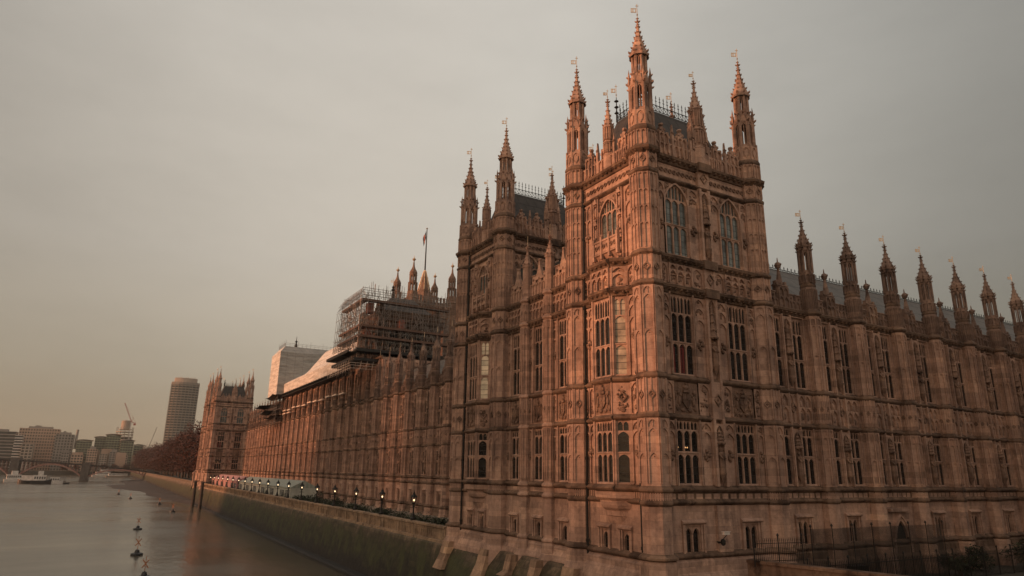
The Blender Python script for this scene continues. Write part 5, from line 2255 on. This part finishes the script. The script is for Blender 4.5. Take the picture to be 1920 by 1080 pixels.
me = bpy.data.meshes.new('flag')
V, F, UV = [], [], []
NU, NV = 12, 6
for i in range(NU + 1):
    for j in range(NV + 1):
        q, s_ = i / NU, j / NV
        x = -.3 - 2.0 * q ** .8 * (.55 + .45 * s_)
        V.append((x * .86, -x * .5 * .9 + .35 * sin(q * 9 + s_ * 2), 23.6 - (1 - s_) * 4.6 - 4.6 * q ** .9))
        UV.append((q, s_))
for i in range(NU):
    for j in range(NV):
        a = i * (NV + 1) + j
        F.append((a, a + 1, a + NV + 2, a + NV + 1))
me.from_pydata(V, [], F)
ul = me.uv_layers.new(name='UVMap')
for lp in me.loops:
    ul.data[lp.index].uv = UV[lp.vertex_index]
me.materials.append(flag_mat())
fo = bpy.data.objects.new('flag', me)
COL.objects.link(fo)
fo.parent = T

# ------------------------------------------------------------------ far city
M['office_glass'] = plain("dark office glass", (0.035, 0.036, 0.036), 0.15, var=0.4, scale=0.25)
M['concrete'] = plain("pale concrete", (0.38, 0.31, 0.26), 0.85, var=0.15, scale=0.1)
M['concrete_warm'] = plain("warm concrete", (0.44, 0.31, 0.235), 0.85, var=0.15, scale=0.1)
M['concrete_grey'] = plain("grey cladding", (0.25, 0.225, 0.205), 0.7, var=0.2, scale=0.1)
M['green_clad'] = plain("green glass cladding", (0.20, 0.23, 0.15), 0.3, var=0.3, scale=0.15)
M['white_paint'] = plain("white paint", (0.62, 0.58, 0.54), 0.6)
M['black_hull'] = plain("dark hull", (0.02, 0.02, 0.022), 0.5)
M['steel_red'] = plain("dark red steel", (0.34, 0.18, 0.15), 0.6)
M['pier_stone'] = plain("dark pier granite", (0.11, 0.09, 0.08), 0.85, var=0.3)
M['band_dark'] = plain("grey brown cladding bands", (0.23, 0.20, 0.17), 0.6, var=0.15, scale=0.1)
M['steel_dark'] = plain("dark bridge steel", (0.05, 0.036, 0.032), 0.7)


def office(name, label, x0, x1, y, z1, depth, floor, bay, wallm, glassm, z0=-8.0, cat='building', roof=True, pier=.35, group=None, sp=.42):
    T = thing(name, label, cat, ((x0 + x1) / 2, y, z0), 0, group)
    w, h = x1 - x0, z1 - z0
    g = MB()
    g.fr(-w / 2, 0, 0, -90)
    g.box(.4, w - .4, 0, h - .3, -depth + .4, -.35, True)
    g.build('window_band', glassm, T)
    m = MB()
    nf = max(1, int(h / floor))
    for i in range(nf + 1):
        z = h * i / nf
        m.fr(-w / 2, 0, 0, -90)
        m.box(0, w, max(0, z - floor * sp / 2), min(h, z + floor * sp / 2), -depth, 0, True)
    if bay:
        n = max(1, int(w / bay))
        for i in range(n + 1):
            u = w * i / n
            m.box(max(0, u - pier), min(w, u + pier), 0, h, -.3, .08)
        n = max(1, int(depth / bay))
        for fr in ((-w / 2, depth, 0, 180), (w / 2, 0, 0, 0)):
            m.fr(*fr)
            for i in range(n + 1):
                u = depth * i / n
                m.box(max(0, u - pier), min(depth, u + pier), 0, h, -.3, .08)
    m.build('wall', wallm, T)
    if roof:
        q = MB()
        q.fr(-w / 2, 0, 0, -90)
        q.box(w * .2, w * .8, h, h + 3, -depth * .7, -depth * .25, True)
        q.box(w * .35, w * .5, h + 3, h + 4.6, -depth * .6, -depth * .4, True)
        q.build('roof_plant', M['concrete_grey'], T)
    return T


office('office_block', 'dark glass riverside office block at the left edge of the picture', -165, -113, 1150, 43, 30, 4.2, 0, M['concrete_grey'], M['office_glass'], sp=.3)
ob = office('office_block', 'pale block with stacked white balconies beside the dark glass block', -113, -104, 1146, 38, 20, 3.4, 0, M['white_paint'], M['office_glass'], roof=False, sp=.35)
office('office_block', 'wide pale office block with a grid of windows, left of the chimney block', -114, -66, 1192, 50, 30, 4.0, 3.2, M['concrete_warm'], M['office_glass'], pier=.75, sp=.5)
office('office_block', 'low rounded grey block in front of the wide pale office block', -103, -90, 1140, 27, 18, 3.6, 4, M['concrete'], M['office_glass'], roof=False, pier=.6)
office('office_block', 'grey block with a tall chimney, right of the wide pale block', -68, -46, 1162, 42, 25, 3.8, 3.5, M['concrete_grey'], M['office_glass'], pier=.8)
ch = MB()
ch.lathe8(0, 0, [(1.7, 0), (1.5, 26), (1.8, 26.3), (1.8, 27), (1.2, 27.2)], k=10)
tag(ch.build('chimney', M['concrete_grey'], None, (-43.0, 1166, 22)), 'slim chimney stack beside the grey riverside block', 'chimney')


def wharf_block(x0, x1, y, z1, label):
    T = office('apartment_tower', label, x0, x1, y, z1, 20, 3.3, 3.2, M['green_clad'], M['office_glass'], roof=False, group='green topped apartment towers', pier=.25, sp=.3)
    w, h = x1 - x0, z1 + 8
    m = MB()
    m.fr(-w / 2, 0, 0, -90)
    for i in range(9):
        t0 = i / 9
        m.box(-1.6 + w * t0 * 1.0, -1.6 + (w + 3.2) * (i + 1) / 9, h + .5 + .5 * sin(pi * t0), h + 1.5 + .9 * sin(pi * (i + .5) / 9), -21, 1.0, True)
    m.build('roof', M['concrete'], T)
    m = MB()
    m.fr(-w / 2, 0, 0, -90)
    m.box(-3.5, w * .55, 0, h * .62, -12, 4.5, True)
    for i in range(int(h * .62 / 3.3)):
        m.box(-3.7, w * .55 + .2, i * 3.3 + 2.4, i * 3.3 + 3.0, -12.2, 4.8, True)
    m.build('lower_wing', M['concrete_warm'], T)
    return T


wharf_block(-41, -23, 1150, 33, 'lowest and leftmost of the green topped apartment towers')
wharf_block(-20, -4, 1175, 39, 'green topped apartment tower between the leftmost one and the widest one')
wharf_block(-6, 12, 1150, 42, 'widest green topped apartment tower, left of the tower under construction')
wharf_block(13, 29, 1130, 34, 'green topped apartment tower standing in front of the tower under construction')
wharf_block(31, 43, 1170, 29, 'small green topped apartment tower right of the crane, next to the trees')
T = thing('unfinished_tower', 'round concrete tower under construction behind the green topped apartment towers', 'tower', (17, 1235, -8))
m, g = MB(), MB()
for i in range(17):
    z = i * 3.9
    rr = 12.2 if i < 16 else 9
    m.lathe8(0, 0, [(rr - 1, z), (rr, z), (rr, z + 1.1), (rr - 1, z + 1.1)], k=20)
    for k in range(12):
        a = k * pi / 6
        m.post(11.4 * cos(a), 11.4 * sin(a), .5, z, z + 4, 4)
m.lathe8(0, 0, [(6.5, 62), (6.5, 76), (5, 77)], k=16)
g.lathe8(0, 0, [(10.6, 0), (10.6, 52)], k=20)
m.build('floor_slabs', M['concrete'], T)
g.build('core', M['office_glass'], T)
T = thing('tower_crane', 'red and white tower crane on the unfinished tower', 'crane', (23.5, 1215, 40))
m = MB()
def lattice(m, A, B, w, n, r=.22):
    A, B = Vector(A), Vector(B)
    q = (B - A).to_track_quat('Z', 'Y')
    C = [q @ Vector((sx * w, sy * w, 0)) for sx, sy in ((-1, -1), (1, -1), (1, 1), (-1, 1))]
    for c in C:
        m.bar(A + c, B + c, r)
    for i in range(n):
        P, Q = A.lerp(B, i / n), A.lerp(B, (i + 1) / n)
        for k in range(4):
            m.bar(P + C[k], Q + C[(k + 1) % 4], r * .8)
lattice(m, (0, 0, -20), (0, 0, 26), .8, 14)
m.build('mast', M['white_paint'], T)
m = MB()
lattice(m, (0, 0, 26), (-13, 0, 54), .6, 12)
lattice(m, (0, 0, 26), (6, 0, 24), .6, 3)
m.fr(3, -1, 21, -90)
m.box(0, 3.4, 0, 2.6, -2, 0, True)
m.bar((0, 0, 34), (6, 0, 25), .18)
m.bar((0, 0, 34), (-13, 0, 54), .12)
m.bar((0, 0, 26), (2, 0, 34), .3)
m.build('jib', plain("red crane steel", (0.42, 0.12, 0.10), 0.6), T)
for nm, x, y, a, h, lab in (('tower_crane', 62, 1420, 6, 60, 'thin distant crane with a raised jib, just left of the far round-sided tower'),):
    T = thing(nm, lab, 'crane', (x, y, -8))
    m = MB()
    lattice(m, (0, 0, 0), (0, 0, h * .75), .7, 12, .2)
    m.build('mast', M['concrete_grey'], T)
    m = MB()
    lattice(m, (0, 0, h * .75), (8, 0, h * 1.3), .5, 10, .2)
    m.build('jib', M['concrete_grey'], T)
for i, (x0, x1, y, z1, fl_, lab, mt) in enumerate((
        (-56, -47, 1132, 17, 3.2, 'low dark block at the foot of the chimney block', 'concrete_grey'), (-44, -30, 1128, 14, 3.2, 'long low terrace beside the far bank, left of the cream flats', 'concrete_warm'),
        (-26, -14, 1130, 22, 3.1, 'cream riverside flats rising behind the bridge pier', 'concrete_warm'), (-11, -1, 1134, 16, 3.0, 'small pale block right of the cream riverside flats', 'concrete'),
        (1, 12, 1128, 19, 3.0, 'grey block with ribbed walls below the widest green topped tower', 'concrete_grey'), (14, 24, 1126, 15, 3.0, 'pale low block nearest the trees on the far bank', 'concrete'))):
    office('riverside_block', lab, x0, x1, y, z1, 16, fl_, 3.0, M[mt], M['office_glass'], pier=.55, roof=i % 2 == 0, sp=.45)
# far-bank greenery
for i, (x, y, s) in enumerate(((-50, 1120, .38), (-36, 1119, .34), (-20, 1121, .4), (-4, 1119, .36), (10, 1120, .42), (24, 1121, .4), (34, 1122, .5))):
    t = dup(trees[i % 3], (x, y, -8), ['dark tree on the far bank below the chimney block', 'dark tree on the far bank in front of the long low terrace', 'dark tree before the cream riverside flats', 'dark tree before the small pale block',
                                        'dark tree before the grey ribbed block', 'dark tree before the pale low block', 'dark tree at the far end of the bridge approach'][i], 'trees on the far bank')
    t.scale = (s * 1.3, s * 1.3, s)

# tall round-sided office tower
T = thing('office_tower', 'tall slab office tower with curved sides and banded floors, behind the dark red trees', 'tower', (95.5, 1265, -8))
hh = 145
def slab_outline(k):
    P = []
    for sg in (-1, 1):
        for i in range(9):
            q = -1 + 2 * i / 8
            P.append((sg * q * -21.0 * k if sg > 0 else q * 21.0 * k, sg * (13.0 - 6.0 * abs(q) ** 2) * k))
    return P
m, g = MB(), MB()
def prismz(mb, P, z0, z1):
    b = len(mb.v)
    n = len(P)
    mb.v += [(x, y, z0) for x, y in P] + [(x, y, z1) for x, y in P]
    for i in range(n):
        j = (i + 1) % n
        mb.f.append((b + i, b + j, b + n + j, b + n + i))
    mb.f.append(tuple(b + n + i for i in range(n)))
    mb.f.append(tuple(b + i for i in reversed(range(n))))
P1, P0 = slab_outline(1.0), slab_outline(.975)
prismz(g, P0, 0, hh - 2)
for i in range(34):
    z = 4.2 * i
    prismz(m, P1, z, z + 1.55)
for i in range(0, 18):
    x, y = P1[i]
    m.post(x, y, .45, 0, hh - 3, 4)
prismz(m, slab_outline(1.01), hh - 4, hh)
m.build('wall', M['band_dark'], T)
g.build('window_band', M['office_glass'], T)
m = MB()
prismz(m, slab_outline(.82), hh, hh + 7)
for i in range(9):
    m.post(-14 + i * 3.4, -2 + (i % 3) * 2, .5, hh + 7, hh + 8.5 + (i * 7 % 3), 5)
m.build('roof_plant', M['concrete'], T)

# unseen added blocks that keep the low sun off part of the river front
for nm, y0, y1, z1 in (('sun_blocker_low', -160, 235, 28), ('sun_blocker_tall', 63.5, 131, 66), ('sun_blocker_tall', 138, 188, 51)):
    o_ = office(nm, 'unseen banded slab added to block the low sun', 0, y1 - y0, 0, z1, 24, 3.8, 4.0, M['concrete'], M['office_glass'], roof=False)
    o_.location = (-232 if z1 > 30 else -236, (y0 + y1) / 2, -8)
    o_.rotation_euler = (0, 0, radians(90))
    kind(o_, 'structure')
    del o_['label'], o_['category']
o_ = office('sky_blocker', 'unseen banded block added to dim the north wing', 58, 160, -30, 27, 26, 3.8, 4.0, M['concrete'], M['office_glass'], roof=False)  # unseen block added to cut the sky light on the north wing
kind(o_, 'structure')
del o_['label'], o_['category']

# ------------------------------------------------------------------ bridge
T = thing('bridge', 'low arched road bridge with stone piers crossing the river', 'bridge', (-15.6, 720, 0))
def deck_z(x):
    return 4.4 - ((x + 105) / 140.0) ** 2 * 8.8
XS = [-330, -262, -220, -168.6, -117.6, -66.6, -15.6, 35.4]
dk, pr = MB(), MB()
ox = 15.6
n = 60
b0 = len(dk.v)
X0, X1 = -240, 62
for i in range(n + 1):
    x = X0 + (X1 - X0) * i / n
    z = deck_z(x)
    for y, zz_ in ((-9, z - 1.4), (-9, z - .25), (-9.3, z - .25), (-9.3, z), (9, z), (9, z - 1.4)):
        dk.v.append((x + ox, y, zz_))
for i in range(n):
    for j in range(5):
        a = b0 + i * 6 + j
        dk.f.append((a, a + 1, a + 7, a + 6))
    a = b0 + i * 6
    dk.f.append((a + 5, a, a + 6, a + 11))
dk.build('deck', M['steel_dark'], T)
for i in range(n * 2):
    x = X0 + (X1 - X0) * i / (n * 2)
    pr.post(x + ox, -9.1, .12, deck_z(x), deck_z(x) + 1.15, 4)
for i in range(n):
    x, x2 = X0 + (X1 - X0) * i / n, X0 + (X1 - X0) * (i + 1) / n
    for h in (.5, 1.15):
        pr.bar((x + ox, -9.1, deck_z(x) + h), (x2 + ox, -9.1, deck_z(x2) + h), .11)
pr.build('parapet', M['steel_dark'], T)
for a, b in ((-168.6, -117.6), (-117.6, -66.6), (-66.6, -15.6), (-15.6, 35.4)):
    m = MB()
    n = 16
    for yy in (-9.0, -4.5, 0, 4.5, 9.0):
        b0 = len(m.v)
        for i in range(n + 1):
            q = i / n
            x = a + 3 + (b - a - 6) * q
            zc = deck_z((a + b) / 2) - 2.6
            zs = -9.6
            za = zs + (zc - zs) * (1 - (2 * q - 1) ** 2)
            for dy in (-.35, .35):
                m.v += [(x + ox, yy + dy, za), (x + ox, yy + dy, za + 1.15)]
        for i in range(n):
            c = b0 + i * 4
            m.f += [(c, c + 4, c + 5, c + 1), (c + 2, c + 3, c + 7, c + 6), (c, c + 2, c + 6, c + 4), (c + 1, c + 5, c + 7, c + 3)]
        for i in range(1, n):
            q = i / n
            x = a + 3 + (b - a - 6) * q
            za = zs + (zc - zs) * (1 - (2 * q - 1) ** 2)
            m.post(x + ox, yy, .18, za + 1.0, deck_z(x) - 1.0, 4)
    m.build('arch', M['steel_red'], T)
for x in (-168.6, -117.6, -66.6, -15.6, 35.4):
    m = MB()
    z1 = deck_z(x) + 1.4
    m.fr(x + ox - 3, -11, 0, -90)
    m.box(0, 6, -15, z1 - 1.6, -22, 0, True)
    m.box(-.5, 6.5, -15, -11.5, -22.5, .8, True)
    m.box(-.3, 6.3, z1 - 1.6, z1, -22.3, .3, True)
    m.ext([(0, -15), (6, -15), (3, -9.5)], 0, 2.0)
    m.build('pier', M['pier_stone'], T)

# ------------------------------------------------------------------ boats, buoys, posts
def boat(label, x, y, L, hgt, hullm, cabm, ang=0, name='boat', cab=(.25, .75), two=False, group=None):
    T = thing(name, label, 'boat', (x, y, WZ), ang, group)
    m = MB()
    n = 10
    W = L * .17
    for i in range(n + 1):
        q = i / n
        xx = -L / 2 + L * q
        ww = W * (1 - max(0, (q - .6) / .4) ** 2 * .97) * (1 - .15 * (1 - q))
        sheer = hgt * .28 * (1 + .45 * max(0, q - .5) ** 2 * 4)
        m.v += [(xx - .02 * L * (1 - q), -ww, sheer), (xx, -ww * .8, -.4), (xx, ww * .8, -.4), (xx - .02 * L * (1 - q), ww, sheer), (xx, 0, sheer - .15)]
    for i in range(n):
        a = i * 5
        m.f += [(a, a + 1, a + 6, a + 5), (a + 1, a + 2, a + 7, a + 6), (a + 2, a + 3, a + 8, a + 7), (a, a + 5, a + 9, a + 4), (a + 4, a + 9, a + 8, a + 3)]
    m.f.append((0, 4, 3, 2, 1))
    m.build('hull', hullm, T)
    c0, c1 = -L / 2 + L * cab[0], -L / 2 + L * cab[1]
    c = MB()
    c.fr(c0, -W * .72, hgt * .25, -90)
    c.box(0, c1 - c0, 0, hgt * .42, -W * 1.44, 0, True)
    c.box(-.3, c1 - c0 + .3, hgt * .42, hgt * .46, -W * 1.5, .1, True)
    if two:
        c.box((c1 - c0) * .3, (c1 - c0) * .75, hgt * .46, hgt * .8, -W * 1.2, -.3, True)
    cb = c.build('cabin', cabm, T)
    g = MB()
    g.fr(c0, -W * .72, hgt * .25, -90)
    k = max(3, int((c1 - c0) / 1.3))
    for i in range(k):
        u = (c1 - c0) * (i + .2) / k
        g.box(u, u + (c1 - c0) / k * .6, hgt * .16, hgt * .34, 0, .03)
    g.build('window', M['office_glass'], cb)
    g = MB()
    g.bar((c0 + (c1 - c0) * .6, 0, hgt * .6), (c0 + (c1 - c0) * .6, 0, hgt * 1.15), .08)
    g.bar((c0 + (c1 - c0) * .6, -W * .4, hgt * .95), (c0 + (c1 - c0) * .6, W * .4, hgt * .95), .05)
    g.build('mast', M['iron'], T)
    return T


boat('white launch moored at the back of the boat cluster, nearest the left pier', -60, 660, 13, 8, M['white_paint'], M['white_paint'], 10, cab=(.1, .8), two=True)
boat('white cabin boat with a dark waterline in front of the bridge', -47.5, 606, 11.5, 8, M['black_hull'], M['white_paint'], 175, cab=(.1, .8), two=False)
boat('black tug with a white wheelhouse in the middle of the boat cluster', -38.5, 598, 12, 8.5, M['black_hull'], M['white_paint'], 5, name='tug_boat', cab=(.1, .7), two=True)
boat('white boat with a long dark windowed cabin, right of the tug', -30.5, 600, 10, 6.5, M['white_paint'], M['white_paint'], 0, cab=(.2, .75))
boat('small dark open boat at the right end of the boat cluster', -24.5, 601, 6, 3.2, M['black_hull'], M['concrete_grey'], 0, cab=(.2, .6))
boat('long white river boat moored beyond the bridge', -2, 1010, 24, 8, M['white_paint'], M['white_paint'], 8, cab=(.15, .8), two=True)
boat('pale flat river boat beyond the bridge, near the mud bank', 14, 960, 26, 6, M['concrete'], M['white_paint'], 4, cab=(.1, .85))

M['orange'] = plain("orange paint", (0.38, 0.15, 0.07), 0.6)


def buoy(label, x, y, s=1.0):
    T = thing('buoy', label, 'buoy', (x, y, WZ), 0, 'mooring buoys along the river wall')
    m = MB()
    m.lathe8(0, 0, [(1.15 * s, -.3), (1.25 * s, .05), (1.2 * s, .28), (.55 * s, .4), (.4 * s, .75), (.12 * s, .85)], k=12)
    m.build('float', M['black_hull'], T)
    m = MB()
    m.bar((0, 0, .7 * s), (0, 0, 2.5 * s), .07 * s, 6)
    for sg in (-1, 1):
        m.bar((-.62 * s * sg * .86, .62 * s * sg * .5, 2.0 * s), (.62 * s * sg * .86, -.62 * s * sg * .5, 3.5 * s), .1 * s, 5)
    m.bar((0, 0, 2.5 * s), (0, 0, 4.1 * s), .06 * s, 6)
    m.build('topmark', M['orange'], T)
    return T


for lab, x, y, s in (('buoy with the largest orange cross topmark, at the bottom edge', 5.9, 99.5, .62), ('buoy with an orange cross on a wide dark float, nearest whole one', 6.0, 125.3, .68),
                     ('buoy with an orange cross, second whole one from the bottom edge', 7.8, 174.5, .68), ('faint orange buoy off the dark wooden posts', 19.3, 237.7, .62),
                     ('small orange buoy off the mud bank', 18.4, 284.8, .62), ('tiny dark buoy on open water beside the mud bank', 10.6, 337.6, .6), ('tiniest dark buoy farthest up the river', 6.9, 388, .6)):
    buoy(lab, x, y, s)
for lab, x, y in (('weedy dark timber post in the river, left of its pair', 27.6, 266, ), ('weedy dark timber post in the river, right of its pair', 28.3, 251.5)):
    m = MB()
    m.post(0, 0, .55, -16, -4.9, 8, .5)
    m.lathe8(0, 0, [(.5, -5.2), (.58, -5.1), (.58, -4.95), (.1, -4.6)], k=8)
    for z in (-6.2, -8.8):
        m.lathe8(0, 0, [(.52, z), (.6, z + .05), (.6, z + .3), (.52, z + .35)], k=8)
    tag(m.build('timber_post', M['mud'], None, (x, y, 0)), lab, 'post', 'timber posts in the river')

# stone pier house at the garden wall beside the far tower
T = thing('gate_pier', 'small stone gate pier on the river wall left of the small far tower', 'pier', (31.9, 312.0, -5.6))
m = MB()
m.fr(-.9, -1, 0, -90)
m.box(0, 1.8, -1.5, 3.0, -1.8, 0, True)
m.box(-.2, 2.0, 3.0, 3.4, -2.0, .2, True)
m.ext([(-.1, 3.4), (1.9, 3.4), (.9, 4.4)], -1.8, .1, True)
m.build('shaft', M['stone'], T)

# ------------------------------------------------------------------ north yard: boundary wall, railings, mesh fence
T = thing('boundary_wall', 'low stone wall with a flat coping running towards the viewer from the corner tower', 'wall', (39.5, 34.9, 0))
m = MB()
dxx, dyy = 2.6, -11.5
Lw = math.hypot(dxx, dyy)
ang = math.degrees(math.atan2(dyy, dxx)) - 90
m.fr(0, 0, 0, 180 + math.degrees(math.atan2(dyy, dxx)) + 90 + 180 - 180)
def slab_along(mb, A, B, hw, z0, z1):
    A, B = Vector((*A, 0)), Vector((*B, 0))
    n = (B - A).normalized()
    s_ = Vector((-n.y, n.x, 0)) * hw
    b = len(mb.v)
    for z in (z0, z1):
        for P in (A + s_, B + s_, B - s_, A - s_):
            mb.v.append((P.x, P.y, z))
    mb.f += [(b + 4, b + 5, b + 6, b + 7)] + [(b + i, b + (i + 1) % 4, b + 4 + (i + 1) % 4, b + 4 + i) for i in range(4)] + [(b + 3, b + 2, b + 1, b)]
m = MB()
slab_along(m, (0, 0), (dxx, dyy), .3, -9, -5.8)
m.build('wall_face', M['stone_dark'], T)  # dark stone paints this wall as if out of the sun
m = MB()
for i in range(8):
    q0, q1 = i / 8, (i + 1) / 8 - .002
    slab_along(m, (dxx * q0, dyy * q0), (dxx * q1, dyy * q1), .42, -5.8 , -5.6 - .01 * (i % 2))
m.build('coping', M['stone_dark'], T)  # coping colour darkened too, so that it looks unlit


def railing(name, label, A, B, z0, z1, step=.16, spikes=True, r=.016):
    T = thing(name, label, 'railing', (A[0], A[1], 0))
    A2, B2 = Vector((0, 0, 0)), Vector((B[0] - A[0], B[1] - A[1], 0))
    L = B2.length
    n = int(L / step)
    m = MB()
    for i in range(n + 1):
        P = A2.lerp(B2, i / n)
        m.post(P.x, P.y, r, z0, z1 - .1, 4)
        if spikes:
            m.post(P.x, P.y, r * 1.8, z1 - .1, z1 + .12, 4, .002)
    m.build('bars', M['iron'], T)
    m = MB()
    for z in (z0 + .12, z1 - .25):
        m.bar((0, 0, z), (B2.x, B2.y, z), .028)
    m.build('rails', M['iron'], T)
    for i in range(0, n + 1, max(1, int(2.2 / step))):
        P = A2.lerp(B2, i / n)
        m = MB()
        m.post(P.x, P.y, .05, z0 - .2, z1 + .2, 6)
        m.lathe8(P.x, P.y, [(.03, z1 + .18), (.08, z1 + .27), (.02, z1 + .4)], k=6)
        m.build('post', M['iron'], T)
    return T


railing('railing', 'black spiked iron railing between the corner tower and the mesh fence', (38.9, 33.9), (43.4, 33.2), -5.75, -4.25)
railing('railing', 'black spiked iron railing in front of the north wing doorway', (43.4, 33.2), (72.0, 32.4), -7.9, -5.9, .2)
T = thing('mesh_fence', 'tall see-through wire mesh fence on slim dark posts before the north wing', 'fence', (44.6, 33.6, 0))
for i in range(8):
    m = MB()
    m.post(i * 2.35, -.05 * i, .04, -8, -3.55 + .1 * (i % 2), 6)
    m.lathe8(i * 2.35, -.05 * i, [(.06, -3.55), (.09, -3.5), (.02, -3.35)], k=6)
    m.build('post', M['iron'], T)


def mesh_mat():
    m, n, b = mat("fine dark wire mesh")
    out = [x for x in n.n if x.type == 'OUTPUT_MATERIAL'][0]
    b.inputs['Base Color'].default_value = (0.02, 0.018, 0.016, 1)
    g = n.new('ShaderNodeNewGeometry')
    s = n.new('ShaderNodeSeparateXYZ')
    n.link(g.outputs['Position'], s.inputs[0])
    a = n.math('LESS_THAN', n.math('FRACT', n.math('MULTIPLY', s.outputs[0], 14.0)), 0.22)
    c = n.math('LESS_THAN', n.math('FRACT', n.math('MULTIPLY', s.outputs[2], 14.0)), 0.22)
    tr = n.new('ShaderNodeBsdfTransparent')
    mx = n.new('ShaderNodeMixShader')
    n.link(n.math('MAXIMUM', a, c), mx.inputs[0])
    n.link(tr.outputs[0], mx.inputs[1])
    n.link(b.outputs[0], mx.inputs[2])
    n.link(mx.outputs[0], out.inputs[0])
    return m


m = MB()
m.fr(0, 0, 0, -90)
for i in range(7):
    m.box(i * 2.35 + .05, i * 2.35 + 2.3, -7.9, -3.7, .05 * i, .05 * i + .01, True)
m.build('mesh', mesh_mat(), T)
T = thing('security_camera', 'white security camera on a dark bracket in front of the corner tower', 'camera', (37.6, 35.15, -4.0))
m = MB()
m.fr(-.22, -.1, 0, -90)
m.box(0, .55, .02, .2, -.2, 0, True)
m.box(-.04, .62, .2, .23, -.24, .04, True)
m.build('housing', M['white_paint'], T)
m = MB()
m.bar((.1, .55, -.5), (.1, -.02, 0), .03, 6)
m.bar((-.1, .6, -.55), (.3, .6, -.55), .05, 6)
m.lathe8(-.1, .15, [(.05, -.7), (.16, -.6), (.16, -.35), (.06, -.25)], k=8)
m.bar((-.1, .7, -.5), (-.1, .15, -.5), .05, 6)
m.build('bracket', M['iron'], T)
T = thing('equipment_box', 'dark box cabinet standing behind the iron railing', 'cabinet', (50.3, 34.3, -7.9))
m = MB()
m.fr(0, 0, 0, -90)
m.box(0, 1.7, 0, 1.25, -.7, 0, True)
m.box(-.05, 1.75, 1.25, 1.32, -.75, .05, True)
m.box(.05, .82, .12, 1.15, 0, .03)
m.box(.88, 1.65, .12, 1.15, 0, .03)
m.build('body', M['iron'], T)
for i, (x, y, rx, h) in enumerate(((63.5, 33.6, 1.6, 2.0), (68.5, 33.8, 1.9, 2.2), (73.5, 33.4, 2.2, 2.6))):
    make_shrub((x, y, -7.9), ['dark shrub behind the railing, nearest the north doorway', 'dark shrub behind the railing in front of the north wing', 'largest dark shrub at the right edge, before the north wing'][i], 300 + i, rx, h, 900, 'shrubs before the north wing')

# ------------------------------------------------------------------ thin morning haze
hz = MB()
hz.fr(-1400, 3000, 0, -90)
hz.box(0, 4400, -16, 165, 0, 3400, True)
ho = hz.build('haze', None)
hm = bpy.data.materials.new("morning haze")
hm.use_nodes = True
h_ = NT(hm.node_tree)
hv = h_.new('ShaderNodeVolumePrincipled')
hv.inputs['Color'].default_value = (0.78, 0.85, 0.82, 1)
hv.inputs['Density'].default_value = 0.00010
hv.inputs['Anisotropy'].default_value = 0.2
h_.link(hv.outputs[0], h_.new('ShaderNodeOutputMaterial').inputs['Volume'])
ho.data.materials.clear()
ho.data.materials.append(hm)
kind(ho, 'stuff')
